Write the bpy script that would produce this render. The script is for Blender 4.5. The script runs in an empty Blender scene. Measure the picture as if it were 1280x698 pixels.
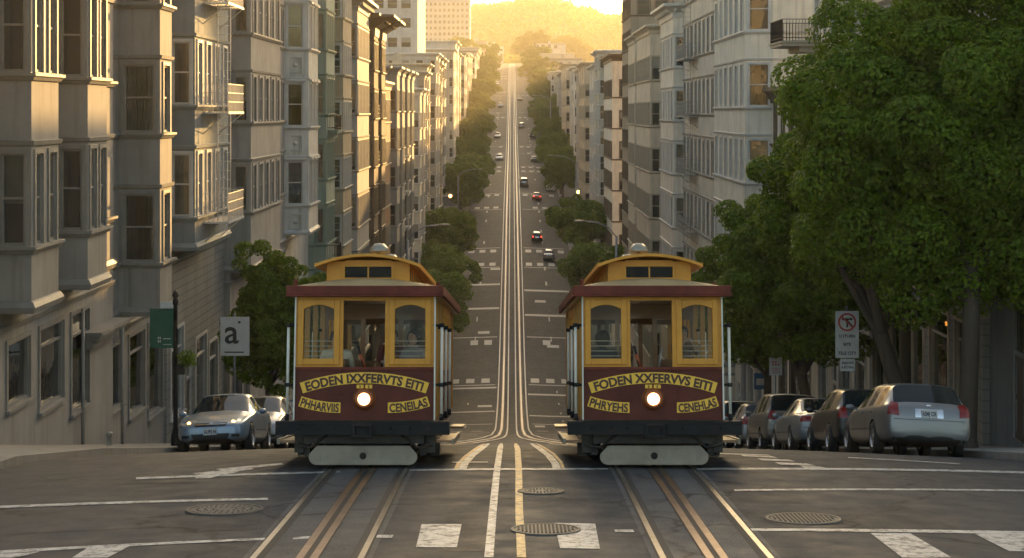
import bpy, bmesh, math, random
import numpy as np
from mathutils import Vector, Matrix, noise
from mathutils.bvhtree import BVHTree
random.seed(7); rng = np.random.default_rng(7)
R = math.radians
sc = bpy.context.scene
COL = sc.collection
F = 2150.0; HY = 140.0

# ------------------------------------------------------------------ materials
MATS = {}
def _nt(name):
    m = bpy.data.materials.new(name); m.use_nodes = True
    nt = m.node_tree; b = nt.nodes['Principled BSDF']
    return m, nt, b
def N(nt, t, **kw):
    n = nt.nodes.new(t)
    for k, v in kw.items():
        if k in n.inputs.keys() if hasattr(n.inputs, 'keys') else False: n.inputs[k].default_value = v
        else: setattr(n, k, v)
    return n
def mix(nt, fac, a, b, blend='MIX'):
    n = nt.nodes.new('ShaderNodeMix'); n.data_type = 'RGBA'; n.blend_type = blend
    for s, v in ((0, fac), (6, a), (7, b)):
        if isinstance(v, (int, float)): n.inputs[s].default_value = v
        elif isinstance(v, tuple): n.inputs[s].default_value = (*v[:3], 1)
        else: nt.links.new(v, n.inputs[s])
    return n.outputs[2]
def ramp(nt, src, stops):
    n = nt.nodes.new('ShaderNodeValToRGB'); e = n.color_ramp.elements
    while len(e) < len(stops): e.new(0.5)
    for i, (p, c) in enumerate(stops):
        e[i].position = p; e[i].color = (c, c, c, 1) if isinstance(c, (int, float)) else (*c, 1)
    nt.links.new(src, n.inputs[0]); return n.outputs[0]
def coords(nt, scale=(1, 1, 1), obj=True):
    tc = nt.nodes.new('ShaderNodeTexCoord'); mp = nt.nodes.new('ShaderNodeMapping')
    mp.inputs['Scale'].default_value = scale
    nt.links.new(tc.outputs['Object' if obj else 'Generated'], mp.inputs[0]); return mp.outputs[0]
def noise_n(nt, vec, scale, detail=4, rough=0.55):
    n = nt.nodes.new('ShaderNodeTexNoise'); n.inputs['Scale'].default_value = scale
    n.inputs['Detail'].default_value = detail; n.inputs['Roughness'].default_value = rough
    nt.links.new(vec, n.inputs['Vector']); return n.outputs[0]
def bump(nt, b, h, strength, dist=0.02):
    n = nt.nodes.new('ShaderNodeBump'); n.inputs['Strength'].default_value = strength
    n.inputs['Distance'].default_value = dist
    nt.links.new(h, n.inputs['Height']); nt.links.new(n.outputs[0], b.inputs['Normal'])
def plain(name, col, rough=0.5, metal=0.0, var=0.12, scale=3.0, bmp=0.0, coat=0.0, spec=0.5):
    if name in MATS: return MATS[name]
    m, nt, b = _nt(name)
    b.inputs['Roughness'].default_value = rough; b.inputs['Metallic'].default_value = metal
    b.inputs['Coat Weight'].default_value = coat; b.inputs['Coat Roughness'].default_value = 0.08
    b.inputs['Specular IOR Level'].default_value = spec
    v = coords(nt); n = noise_n(nt, v, scale, 5)
    lo = tuple(c * (1 - var) for c in col); hi = tuple(min(1, c * (1 + var)) for c in col)
    nt.links.new(mix(nt, ramp(nt, n, [(0.3, 0.0), (0.7, 1.0)]), lo, hi), b.inputs['Base Color'])
    if bmp: bump(nt, b, noise_n(nt, v, scale * 12, 3), bmp)
    MATS[name] = m; return m
def stucco(name, col, dirt=0.5, joints=0.0, clap=0.0, rough=0.85, bmp=0.25):
    """painted masonry wall: patchy tone, rain streaks, fine grain, optional stone joints or clapboards"""
    if name in MATS: return MATS[name]
    m, nt, b = _nt(name); b.inputs['Roughness'].default_value = rough
    b.inputs['Specular IOR Level'].default_value = 0.3
    v = coords(nt); vs = coords(nt, (2.2, 2.2, 0.16))
    a = noise_n(nt, v, 0.7, 6); s = noise_n(nt, vs, 1.6, 5, 0.65); g = noise_n(nt, v, 26, 3)
    dk = tuple(c * (1 - dirt) * k for c, k in zip(col, (1.0, 0.97, 0.9)))
    c1 = mix(nt, ramp(nt, a, [(0.32, 0.0), (0.7, 1.0)]), tuple(c * 0.86 for c in col), tuple(min(1, c * 1.1) for c in col))
    c2 = mix(nt, ramp(nt, s, [(0.5, 0.0), (0.78, 0.75)]), c1, dk)
    c3 = mix(nt, 0.12, c2, g, 'OVERLAY')
    h = g
    if joints:
        br = nt.nodes.new('ShaderNodeTexWave'); br.wave_type = 'BANDS'; br.bands_direction = 'Z'
        br.inputs['Scale'].default_value = 3.14159 / 10 / joints * 2; br.inputs['Distortion'].default_value = 0
        nt.links.new(v, br.inputs[0])
        j = ramp(nt, br.outputs['Fac'], [(0.0, 0.0), (0.03, 1.0)])
        c3 = mix(nt, j, tuple(c * 0.45 for c in col), c3)
        h = mix(nt, 0.85, g, j)
    if clap:
        w = nt.nodes.new('ShaderNodeTexWave'); w.wave_type = 'BANDS'; w.bands_direction = 'Z'; w.wave_profile = 'SAW'
        w.inputs['Scale'].default_value = 3.14159 / 10 / clap * 2; nt.links.new(v, w.inputs[0])
        h = mix(nt, 0.9, g, w.outputs['Fac'])
        c3 = mix(nt, ramp(nt, w.outputs['Fac'], [(0.0, 0.0), (0.14, 1.0)]), tuple(c * 0.55 for c in col), c3)
    nt.links.new(c3, b.inputs['Base Color']); bump(nt, b, h, bmp if not (joints or clap) else 0.5, 0.02)
    MATS[name] = m; return m
def glass(name, tint=(0.5, 0.55, 0.55), refl=0.35, rough=0.03, mul=1.3):
    if name in MATS: return MATS[name]
    m, nt, b = _nt(name); nt.nodes.remove(b)
    out = nt.nodes['Material Output']
    t = nt.nodes.new('ShaderNodeBsdfTransparent'); t.inputs[0].default_value = (*tint, 1)
    g = nt.nodes.new('ShaderNodeBsdfGlossy'); g.inputs['Roughness'].default_value = rough
    g.inputs[0].default_value = (0.9, 0.95, 1, 1)
    fr = nt.nodes.new('ShaderNodeFresnel'); fr.inputs[0].default_value = 1.5
    ad = nt.nodes.new('ShaderNodeMath'); ad.operation = 'MULTIPLY_ADD'; ad.inputs[1].default_value = mul; ad.inputs[2].default_value = refl * 0.25
    nt.links.new(fr.outputs[0], ad.inputs[0]); ad.use_clamp = True
    mx = nt.nodes.new('ShaderNodeMixShader')
    nt.links.new(ad.outputs[0], mx.inputs[0]); nt.links.new(t.outputs[0], mx.inputs[1]); nt.links.new(g.outputs[0], mx.inputs[2])
    v = coords(nt, (1, 1, 1)); n = noise_n(nt, v, 1.5, 2)
    bp = nt.nodes.new('ShaderNodeBump'); bp.inputs['Strength'].default_value = 0.08; bp.inputs['Distance'].default_value = 0.05
    nt.links.new(n, bp.inputs['Height']); nt.links.new(bp.outputs[0], g.inputs['Normal'])
    nt.links.new(mx.outputs[0], out.inputs[0]); MATS[name] = m; return m
def emit(name, col, s):
    if name in MATS: return MATS[name]
    m, nt, b = _nt(name); b.inputs['Base Color'].default_value = (*col, 1)
    b.inputs['Emission Color'].default_value = (*col, 1); b.inputs['Emission Strength'].default_value = s
    MATS[name] = m; return m

# ------------------------------------------------------------------ objects
def put(name, me, parent=None, loc=None, mtx=None):
    o = bpy.data.objects.new(name, me); COL.objects.link(o)
    if parent is not None: o.parent = parent
    if mtx is not None: o.matrix_local = mtx
    elif loc is not None: o.location = loc
    return o
def tag(o, label=None, cat=None, group=None, kind=None):
    if label: o['label'] = label
    if cat: o['category'] = cat
    if group: o['group'] = group
    if kind: o['kind'] = kind
    return o
def root(name, loc, label, cat, group=None, rot=(0, 0, 0)):
    o = bpy.data.objects.new(name, None); COL.objects.link(o); o.location = loc; o.rotation_euler = rot
    o.empty_display_size = 0.3
    return tag(o, label, cat, group)
def copy_tree(o, parent=None):
    c = o.copy(); COL.objects.link(c)
    if parent is not None: c.parent = parent
    for ch in list(KIDS.get(o.name, ())) or list(o.children): copy_tree(ch, c)
    return c
KIDS = {}
class MB:
    def __init__(s): s.v = []; s.f = []; s.m = []; s.sm = []
    def add(s, vs, fs, mi=0, smooth=False):
        o = len(s.v); s.v += [tuple(v) for v in vs]
        for f in fs: s.f.append(tuple(i + o for i in f)); s.m.append(mi); s.sm.append(smooth)
    def quad(s, a, b, c, d, mi=0): s.add([a, b, c, d], [(0, 1, 2, 3)], mi)
    def box(s, x0, x1, y0, y1, z0, z1, mi=0, M=None):
        vs = [(x, y, z) for z in (z0, z1) for x, y in ((x0, y0), (x1, y0), (x1, y1), (x0, y1))]
        if M is not None: vs = [M @ Vector(v) for v in vs]
        s.add(vs, [(0, 3, 2, 1), (4, 5, 6, 7), (0, 1, 5, 4), (1, 2, 6, 5), (2, 3, 7, 6), (3, 0, 4, 7)], mi)
    def tube(s, pts, r, n=8, mi=0, cap=True):
        pts = [Vector(p) for p in pts]; rs = r if isinstance(r, (list, tuple)) else [r] * len(pts)
        rings = []; up = Vector((0.13, 0.21, 1)).normalized()
        for i, p in enumerate(pts):
            d = (pts[min(i + 1, len(pts) - 1)] - pts[max(i - 1, 0)]).normalized()
            a = d.cross(up)
            if a.length < 1e-3: a = d.cross(Vector((1, 0, 0)))
            a.normalize(); b = a.cross(d)
            rings.append([p + (a * math.cos(t) + b * math.sin(t)) * rs[i] for t in [2 * math.pi * k / n for k in range(n)]])
        vs = [v for r_ in rings for v in r_]; fs = []
        for i in range(len(pts) - 1):
            for k in range(n): fs.append((i * n + k, i * n + (k + 1) % n, (i + 1) * n + (k + 1) % n, (i + 1) * n + k))
        if cap: fs.append(tuple(range(n - 1, -1, -1))); fs.append(tuple(range((len(pts) - 1) * n, len(pts) * n)))
        s.add(vs, fs, mi, True)
    def lathe(s, prof, axis='z', c=(0, 0, 0), n=24, mi=0, smooth=True):
        vs = []; fs = []
        for r, h in prof:
            for k in range(n):
                t = 2 * math.pi * k / n; a, b = r * math.cos(t), r * math.sin(t)
                p = {'z': (a, b, h), 'y': (a, h, b), 'x': (h, a, b)}[axis]
                vs.append((p[0] + c[0], p[1] + c[1], p[2] + c[2]))
        for i in range(len(prof) - 1):
            for k in range(n): fs.append((i * n + k, i * n + (k + 1) % n, (i + 1) * n + (k + 1) % n, (i + 1) * n + k))
        s.add(vs, fs, mi, smooth)
    def prism(s, poly, h0, h1, axis='z', mi=0):
        n = len(poly)
        P = {'z': lambda a, b, h: (a, b, h), 'y': lambda a, b, h: (a, h, b), 'x': lambda a, b, h: (h, a, b)}[axis]
        vs = [P(a, b, h0) for a, b in poly] + [P(a, b, h1) for a, b in poly]
        s.add(vs, [tuple(range(n - 1, -1, -1)), tuple(range(n, 2 * n))] + [(i, (i + 1) % n, (i + 1) % n + n, i + n) for i in range(n)], mi)
    def mesh(s, name, mats):
        me = bpy.data.meshes.new(name); me.from_pydata(s.v, [], s.f)
        for m in (mats if isinstance(mats, (list, tuple)) else [mats]): me.materials.append(m)
        me.polygons.foreach_set('material_index', s.m); me.polygons.foreach_set('use_smooth', s.sm)
        me.update(); return me
    def build(s, name, mats, parent=None, bevel=0.0, **kw):
        o = put(name, s.mesh(name, mats), parent, **kw)
        if bevel:
            md = o.modifiers.new('bevel', 'BEVEL'); md.width = bevel; md.segments = 2; md.limit_method = 'ANGLE'; md.angle_limit = R(40)
        return o
def np_mesh(name, verts, quads, mats, mi=None, smooth=False):
    me = bpy.data.meshes.new(name); nv, nf = len(verts), len(quads)
    me.vertices.add(nv); me.vertices.foreach_set('co', np.asarray(verts, np.float32).ravel())
    k = quads.shape[1]; me.loops.add(nf * k); me.loops.foreach_set('vertex_index', quads.astype(np.int32).ravel())
    me.polygons.add(nf); me.polygons.foreach_set('loop_start', np.arange(nf, dtype=np.int32) * k)
    for m in (mats if isinstance(mats, (list, tuple)) else [mats]): me.materials.append(m)
    if mi is not None: me.polygons.foreach_set('material_index', mi.astype(np.int32))
    me.polygons.foreach_set('use_smooth', np.full(nf, smooth)); me.update(calc_edges=True); return me
def text_mb(txt, h, depth=0.0, bold=0.0, xs=1.0):
    """flat letters in the XZ plane facing -Y, centred; returns verts, faces"""
    cu = bpy.data.curves.new('t', 'FONT'); cu.body = txt; cu.size = h * 1.37; cu.offset = bold; cu.align_x = 'CENTER'
    cu.resolution_u = 3; cu.extrude = depth
    o = bpy.data.objects.new('t', cu); COL.objects.link(o)
    dg = bpy.context.evaluated_depsgraph_get(); me = bpy.data.meshes.new_from_object(o.evaluated_get(dg))
    vs = [(v.co.x * xs, -v.co.z, v.co.y - h * 0.5) for v in me.vertices]; fs = [tuple(p.vertices) for p in me.polygons]
    bpy.data.objects.remove(o); bpy.data.curves.remove(cu); bpy.data.meshes.remove(me)
    return vs, fs
def eval_mesh(o, name):
    dg = bpy.context.evaluated_depsgraph_get(); me = bpy.data.meshes.new_from_object(o.evaluated_get(dg)); me.name = name
    return me

# ------------------------------------------------------------------ terrain profile (y = distance down the street, z relative to the eye)
PR = [(-400, 12), (-60, 1.9), (0, -3.07), (17.8, -4.62), (25.6, -5.30), (29, -5.72), (34, -6.60), (39.5, -7.66), (45, -8.72), (58, -11.2),
      (100, -18.9), (140, -26.1), (165, -29.9), (185, -31.0), (205, -30.3), (226, -28.2), (260, -24.3), (335, -17.1), (400, -13.2),
      (450, -10.5), (600, 0.5), (750, 11), (950, 25.6), (1000, 28), (1060, 28), (1300, 18), (2600, 18)]
_py = np.array([p[0] for p in PR], float); _pz = np.array([p[1] for p in PR], float)
_dl = np.diff(_pz) / np.diff(_py); _mm = np.zeros(len(_py)); _mm[0] = _dl[0]; _mm[-1] = _dl[-1]
for _i in range(1, len(_py) - 1):
    _mm[_i] = 0 if _dl[_i - 1] * _dl[_i] <= 0 else 2 / (1 / _dl[_i - 1] + 1 / _dl[_i])
def gz(y):
    y = np.asarray(y, float); i = np.clip(np.searchsorted(_py, y) - 1, 0, len(_py) - 2)
    h = _py[i + 1] - _py[i]; t = np.clip((y - _py[i]) / h, 0, 1)
    r = (2*t**3-3*t**2+1)*_pz[i] + (t**3-2*t**2+t)*h*_mm[i] + (-2*t**3+3*t**2)*_pz[i+1] + (t**3-t**2)*h*_mm[i+1]
    return float(r) if r.ndim == 0 else r
def rz(x, y):   # road surface incl. crown
    return gz(y) - 0.22 * (np.clip(np.abs(x), 0, 9) / 8.5) ** 2
LC, RC = -8.2, 9.3          # kerb lines
LF, RF = -12.0, 13.3        # facade lines
def gp(px, py):
    """a point of the photograph -> the point of the road it shows"""
    lo, hi = 12.0, 60.0
    f = lambda d: HY - rz((px - 640) * d / F, d) * F / d
    for _ in range(50):
        m = (lo + hi) / 2
        if f(m) > py: lo = m
        else: hi = m
    d = (lo + hi) / 2
    return ((px - 640) * d / F, d)
# ------------------------------------------------------------------ common materials
def asphalt_mat(name, base, patch=True):
    m, nt, b = _nt(name); v = coords(nt)
    big = noise_n(nt, v, 0.35, 5); mid = noise_n(nt, v, 2.2, 5, .6); fine = noise_n(nt, v, 55, 2, .7)
    streak = noise_n(nt, coords(nt, (2.4, 0.09, 1)), 1.0, 4)
    c = mix(nt, ramp(nt, big, [(.35, 0), (.65, 1)]), tuple(k * .72 for k in base), tuple(k * 1.18 for k in base))
    c = mix(nt, ramp(nt, streak, [(.45, 0), (.7, .5)]), c, tuple(k * .55 for k in base))
    c = mix(nt, ramp(nt, fine, [(.42, 0), (.72, .55)]), c, tuple(min(1, k * 2.6) for k in base))
    vo = nt.nodes.new('ShaderNodeTexVoronoi'); vo.feature = 'DISTANCE_TO_EDGE'; vo.inputs['Scale'].default_value = 0.28
    vv = nt.nodes.new('ShaderNodeVectorMath'); vv.operation = 'ADD'
    nn = nt.nodes.new('ShaderNodeTexNoise'); nn.inputs['Scale'].default_value = 1.6; nn.inputs['Detail'].default_value = 6
    nt.links.new(v, nn.inputs[0]); nt.links.new(v, vv.inputs[0]); nt.links.new(nn.outputs[1], vv.inputs[1]); nt.links.new(vv.outputs[0], vo.inputs[0])
    cr = ramp(nt, vo.outputs[0], [(.0, 1), (.018, 0)])
    brk = ramp(nt, noise_n(nt, v, .5, 3), [(.40, 0), (.52, 1)])
    mu = nt.nodes.new('ShaderNodeMath'); mu.operation = 'MULTIPLY'; nt.links.new(cr, mu.inputs[0]); nt.links.new(brk, mu.inputs[1])
    c = mix(nt, mu.outputs[0], c, tuple(k * .22 for k in base))
    nt.links.new(c, b.inputs['Base Color'])
    nt.links.new(ramp(nt, mid, [(.3, .62), (.7, .85)]), b.inputs['Roughness']); b.inputs['Specular IOR Level'].default_value = .22
    h = mix(nt, 0.5, fine, mid); bump(nt, b, h, 0.55, 0.012)
    MATS[name] = m; return m
M_ASPH = asphalt_mat('asphalt', (0.031, 0.033, 0.037))
M_ASPH2 = asphalt_mat('asphalt_patch', (0.026, 0.026, 0.028))
M_TRK = asphalt_mat('track_concrete', (0.07, 0.069, 0.068))
M_WALK = stucco('sidewalk_concrete', (0.22, 0.21, 0.19), .3)
M_BRICKW = stucco('brick_paving', (0.19, 0.085, 0.06), .3, joints=0)
M_KERB = stucco('kerb_stone', (0.27, 0.25, 0.22), .45)
def paint_mat(name, col, worn=.5):
    m, nt, b = _nt(name); v = coords(nt)
    n = noise_n(nt, v, 7, 9, .8); g = noise_n(nt, v, 60, 2)
    w = ramp(nt, n, [(.47, 0), (.60, worn)])
    c = mix(nt, w, col, (0.038, 0.038, 0.04)); c = mix(nt, ramp(nt, g, [(.55, 0), (.8, .5)]), c, (0.09, .09, .085))
    nt.links.new(c, b.inputs['Base Color']); b.inputs['Roughness'].default_value = .55; bump(nt, b, g, .3, .005)
    MATS[name] = m; return m
M_PW = paint_mat('white_road_paint', (.50, .48, .44), 1.0); M_PY = paint_mat('yellow_road_paint', (.56, .34, .10), .85)
M_SHEENF = paint_mat('far_rail_sheen', (.62, .60, .55), .35); M_PWX = paint_mat('worn_far_paint', (.36, .35, .33), .5)  # the far track strips carry the rails' bright sheen as base colour
M_RAIL = plain('rail_steel', (.26, .25, .24), .34, 1.0, .25, 6)
M_COPPER = plain('slot_steel', (.15, .11, .09), .45, 1.0, .3, 3)
M_GROOVE = plain('groove_black', (.02, .018, .016), .8)
M_BLACK = plain('black_iron', (.014, .014, .015), .6, 0, .3, 3, 0, 0, .2)
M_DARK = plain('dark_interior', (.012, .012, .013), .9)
M_GALV = plain('galvanised', (.33, .34, .34), .45, .7)
M_GLASS = glass('window_glass')
M_GLASSC = glass('clear_glass', (.80, .78, .70), 0, .02, .28)
M_CURT = plain('curtain_cloth', (.36, .36, .31), .9, 0, .2, 2)
M_CURTD = plain('dark_curtain', (.09, .085, .06), .9, 0, .3, 2)
M_BLIND = plain('roller_blind', (.5, .48, .42), .8, 0, .1, 2)

# ------------------------------------------------------------------ ground
def strip(name, xs, ys, zf, mat, thick=0, **kw):
    """sheet between offsets xs (list of x) along ys"""
    X, Y = np.meshgrid(np.array(xs, float), np.array(ys, float)); Z = zf(X, Y)
    V = np.stack([X, Y, Z], -1).reshape(-1, 3); nx, ny = len(xs), len(ys)
    i = np.arange(nx - 1)[None, :] + np.arange(ny - 1)[:, None] * nx
    Q = np.stack([i, i + 1, i + 1 + nx, i + nx], -1).reshape(-1, 4)
    return np_mesh(name, V, Q, mat, smooth=True)
ys_fine = list(np.arange(-60, 60, 1.0)) + list(np.arange(60, 240, 2.5)) + list(np.arange(240, 1062, 6.0))
# terrain: one sheet, a little below the paved surfaces
tx = np.concatenate([np.linspace(-1500, -60, 22), np.linspace(-40, 40, 21), np.linspace(60, 1500, 22)])
ty = np.concatenate([np.linspace(-90, 240, 90), np.linspace(246, 1000, 90), np.linspace(1012, 2500, 60)])
def terr(X, Y):
    Z = gz(Y.ravel()).reshape(Y.shape) - 0.45
    # the hill beyond the crest
    ry = np.clip((Y - 1080) / 520, 0, 1); ry = ry * ry * (3 - 2 * ry)
    rid = 64 + 11 * np.sin(X / 140 + .6) + 7 * np.sin(X / 47 + 2.) + 4 * np.sin(X / 19)
    back = np.clip((Y - 1650) / 700, 0, 1)
    return Z + ry * (rid - back * 25) * np.clip(1 - np.abs(X) / 2600, 0, 1)
M_GRASS = stucco('hill_ground', (.07, .085, .035), .4)
tag(put('terrain', strip('terrain', tx, ty, terr, M_GRASS)), kind='structure')
xs_r = np.linspace(LC, RC, 17)
tag(put('road', strip('road', xs_r, ys_fine, lambda X, Y: rz(X, Y), M_ASPH)), kind='structure')

def sidewalk(name, xk, xf, y0, y1, mat=M_WALK):
    mb = MB(); s = 1 if xf > xk else -1
    ys = [y for y in np.arange(y0, y1, 1.5 if y1 < 120 else 6.0)] + [y1]
    kw = 0.16
    for a, b in zip(ys[:-1], ys[1:]):
        za, zb = rz(xk, a), rz(xk, b); h = .15
        xi = xk + s * kw
        mb.quad((xk, a, za - .3), (xk, b, zb - .3), (xk, b, zb + h), (xk, a, za + h), 1)
        mb.quad((xk, a, za + h), (xk, b, zb + h), (xi, b, zb + h), (xi, a, za + h), 1)
        mb.quad((xi, a, za + h), (xi, b, zb + h), (xf, b, zb + h + .09), (xf, a, za + h + .09), 0)
    for y in (y0, y1):
        z = rz(xk, y); mb.quad((xk, y, z - .3), (xf, y, z - .3), (xf, y, z + .24), (xk, y, z + .15), 1)
    return tag(mb.build(name, [mat, M_KERB]), kind='structure')
BREAKS = [(198, 216), (325, 341), (448, 464), (570, 586), (690, 706), (812, 828)]
def walks(xk, xf, y0):
    a = y0
    for b0, b1 in BREAKS: sidewalk('sidewalk', xk, xf, a, b0); a = b1
    sidewalk('sidewalk', xk, xf, a, 1040)
walks(LC, LF - .8, 22.5); walks(RC, RF + 1.2, 30.5)
def swz(y, s=-1): return rz(LC if s < 0 else RC, y) + .2

# rounded corner at the left, with brick paving
mb = MB(); n = 8; c = (LC - 6, 22.5); r = 6.0
for i in range(n):
    a0, a1 = math.pi / 2 * i / n, math.pi / 2 * (i + 1) / n
    p = [(c[0] + r * math.cos(-a), c[1] + r * math.sin(-a)) for a in (a0, a1)]
    zz = [rz(q[0], q[1]) for q in p]
    mb.quad((p[0][0], p[0][1], zz[0] - .2), (p[1][0], p[1][1], zz[1] - .2), (p[1][0], p[1][1], zz[1] + .15), (p[0][0], p[0][1], zz[0] + .15), 1)
    mb.add([(c[0], c[1], rz(c[0], c[1]) + .16), (p[0][0], p[0][1], zz[0] + .15), (p[1][0], p[1][1], zz[1] + .15)], [(0, 1, 2)], 0)
mb.quad((LC - 6, 22.5, rz(LC, 22.5) + .152), (LC - 6, 16.5, rz(LC, 16.5) + .15), (-30, 16.5, rz(LC, 16.5) + .15), (-30, 22.5, rz(LC, 22.5) + .152), 0)
tag(mb.build('corner_pavement', [M_BRICKW, M_KERB]), kind='structure')
# cross streets at the breaks and at the near crossing
for i, (b0, b1) in enumerate([(-12, 16)] + BREAKS):
    for s in (-1, 1):
        x0 = LC if s < 0 else RC; mb = MB()
        ysb = list(np.arange(b0, b1 + .1, 2.0))
        xx = [x0, x0 + s * 5, x0 + s * 12, x0 + s * 90]
        for a, b in zip(ysb[:-1], ysb[1:]):
            for xa, xb in zip(xx[:-1], xx[1:]):
                mb.quad((xa, a, rz(x0, a) - .004), (xb, a, rz(x0, a) - .004), (xb, b, rz(x0, b) - .004), (xa, b, rz(x0, b) - .004))
        tag(mb.build('cross_street', [M_ASPH]), kind='structure')
for s, ya, yb in ((1, 16, 30.5), (-1, 16, 16.5)):
    x0 = LC if s < 0 else RC; mb = MB()
    for a in np.arange(ya, yb, .5): mb.quad((x0, a, rz(x0, a) - .004), (x0 + s * 60, a, rz(x0, a) - .004), (x0 + s * 60, a + .5, rz(x0, a + .5) - .004), (x0, a + .5, rz(x0, a + .5) - .004))
    tag(mb.build('cross_street', [M_ASPH]), kind='structure')

# ------------------------------------------------------------------ tracks
def tc(y):
    t = np.clip((y - 44) / 56, 0, 1); t = t * t * (3 - 2 * t)
    return 2.13 + (0.97 - 2.13) * t
def ribbon(mb, xf, w, y0, y1, lift, mi, step=None):
    y = y0
    while y < y1 - 1e-6:
        st = step or (0.7 if y < 60 else 2.5 if y < 240 else 6.0)
        yn = min(y + st, y1); xa, xb = xf(y), xf(yn)
        q = []
        for (x, yy) in ((xa - w / 2, y), (xa + w / 2, y), (xb + w / 2, yn), (xb - w / 2, yn)):
            q.append((x, yy, float(rz(x, yy)) + lift))
        mb.quad(*q, mi); y = yn
for s, lab in ((-1, 'left'), (1, 'right')):
    mb = MB()
    ribbon(mb, lambda y: s * tc(y), 1.36, 8, 60, .004, 0)
    for e in (-1, 1):
        ribbon(mb, lambda y: s * tc(y) + e * .535, .17, 8, 110, .008, 3)
        ribbon(mb, lambda y: s * tc(y) + e * .565, .065, 8, 1040, .013 if 1 else 0, 1)
    ribbon(mb, lambda y: s * tc(y), .26, 8, 110, .008, 3)
    for e in (-1, 1): ribbon(mb, lambda y: s * tc(y) + e * .075, .085, 8, 1040, .013, 2)
    for e, w in ((-.55, .13), (0, .08), (.55, .13)): ribbon(mb, lambda y: s * tc(y) + e, w, 60, 1040, .03, 4)  # sky sheen of the far rails and slot, laid on as pale strips
    tag(mb.build('tram_track', [M_TRK, M_RAIL, M_COPPER, M_GROOVE, M_SHEENF]), kind='structure')
# ------------------------------------------------------------------ road markings (flat paint on the road)
def paint(polys, mat, name='road_marking', lift=.007, sub=6):
    mb = MB()
    for P in polys:
        a, b, c, d = [np.array(gp(*q)) for q in P]
        for i in range(sub):
            for j in range(3):
                def pt(u, v):
                    p = (a * (1 - u) + b * u) * (1 - v) + (d * (1 - u) + c * u) * v
                    return (p[0], p[1], float(rz(p[0], p[1])) + lift)
                u0, u1, v0, v1 = i / sub, (i + 1) / sub, j / 3, (j + 1) / 3
                mb.quad(pt(u0, v0), pt(u1, v0), pt(u1, v1), pt(u0, v1))
    return tag(mb.build(name, [mat]), kind='structure')
W = []
W += [[(170, 597.5), (425, 589.5), (425, 591.5), (170, 600)], [(498, 587.5), (760, 586), (760, 588), (498, 589.5)], [(860, 586), (1280, 590), (1280, 592.5), (860, 588)],
      [(0, 633), (335, 623), (335, 625.5), (0, 636)], [(918, 612.5), (1280, 613), (1280, 615), (918, 614.5)],
      [(0, 689), (348, 672.5), (348, 675), (0, 692.5)], [(366, 672.5), (388, 671), (388, 674), (366, 675)], [(468, 669.5), (492, 669.5), (490, 673), (466, 673)],
      [(922, 661.5), (1280, 665), (1280, 669), (926, 664.5)],
      [(1088, 667), (1138, 667.5), (1190, 698), (1128, 698)], [(1218, 668), (1280, 669), (1280, 690), (1262, 690)],
      [(112, 684), (166, 681.5), (134, 698), (90, 698)], [(0, 693), (52, 690), (20, 698), (0, 698)],
      [(527, 656), (577, 656), (571, 685), (520, 685)], [(693, 654.5), (744, 655.5), (750, 687), (700, 686)],
      [(768, 663), (791, 663), (793, 666), (769, 666)],
      [(243, 594), (300, 590), (262, 598.5), (245, 599)], [(270, 587), (352, 579.5), (355, 581.5), (280, 589)], [(240, 592.5), (312, 585), (318, 587), (262, 594)],
      [(925, 569), (965, 571), (972, 573), (930, 571)], [(946, 573.5), (985, 575), (994, 577.5), (952, 576)], [(968, 578.5), (1008, 580), (1020, 583), (976, 581.5)],
      [(890, 567), (960, 569), (964, 570), (890, 568)], [(1060, 572), (1200, 580), (1200, 581), (1060, 573)],
      [(1000, 583), (1025, 584), (1034, 586), (1006, 585.5)], [(565, 578), (610, 577.8), (610, 578.8), (565, 579)]]
paint(W, M_PW)
# centre lines
mb = MB()
def seg_line(pts, w, mi, lift=.007):
    P = [gp(*p) for p in pts]
    for (xa, ya), (xb, yb) in zip(P[:-1], P[1:]):
        mb.quad(*[(x, y, float(rz(x, y)) + lift) for x, y in ((xa - w / 2, ya), (xa + w / 2, ya), (xb + w / 2, yb), (xb - w / 2, yb))], mi)
def dense(pts, n=8):
    o = []
    for a, b in zip(pts[:-1], pts[1:]): o += [(a[0] + (b[0] - a[0]) * t / n, a[1] + (b[1] - a[1]) * t / n) for t in range(n)]
    return o + [pts[-1]]
seg_line(dense([(652, 697.5), (649, 640), (648.5, 590), (647, 562), (644, 553)]), .095, 1)
seg_line(dense([(611, 697.5), (616, 640), (621, 590), (625, 562), (627, 553)]), .095, 0)
seg_line(dense([(696, 586), (694, 580), (686, 570), (674, 561), (664, 554.5)], 4), .12, 0)
seg_line(dense([(578, 587), (581, 580), (590, 570), (602, 561), (611, 554.5)], 4), .12, 0)
seg_line(dense([(570, 587), (573, 580), (583, 570), (596, 560.5), (606, 554.5)], 4), .06, 1)
seg_line(dense([(704, 586), (701, 578), (692, 568), (680, 560), (669, 554)], 4), .05, 1)
tag(mb.build('road_marking', [M_PW, M_PY]), kind='structure')
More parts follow.
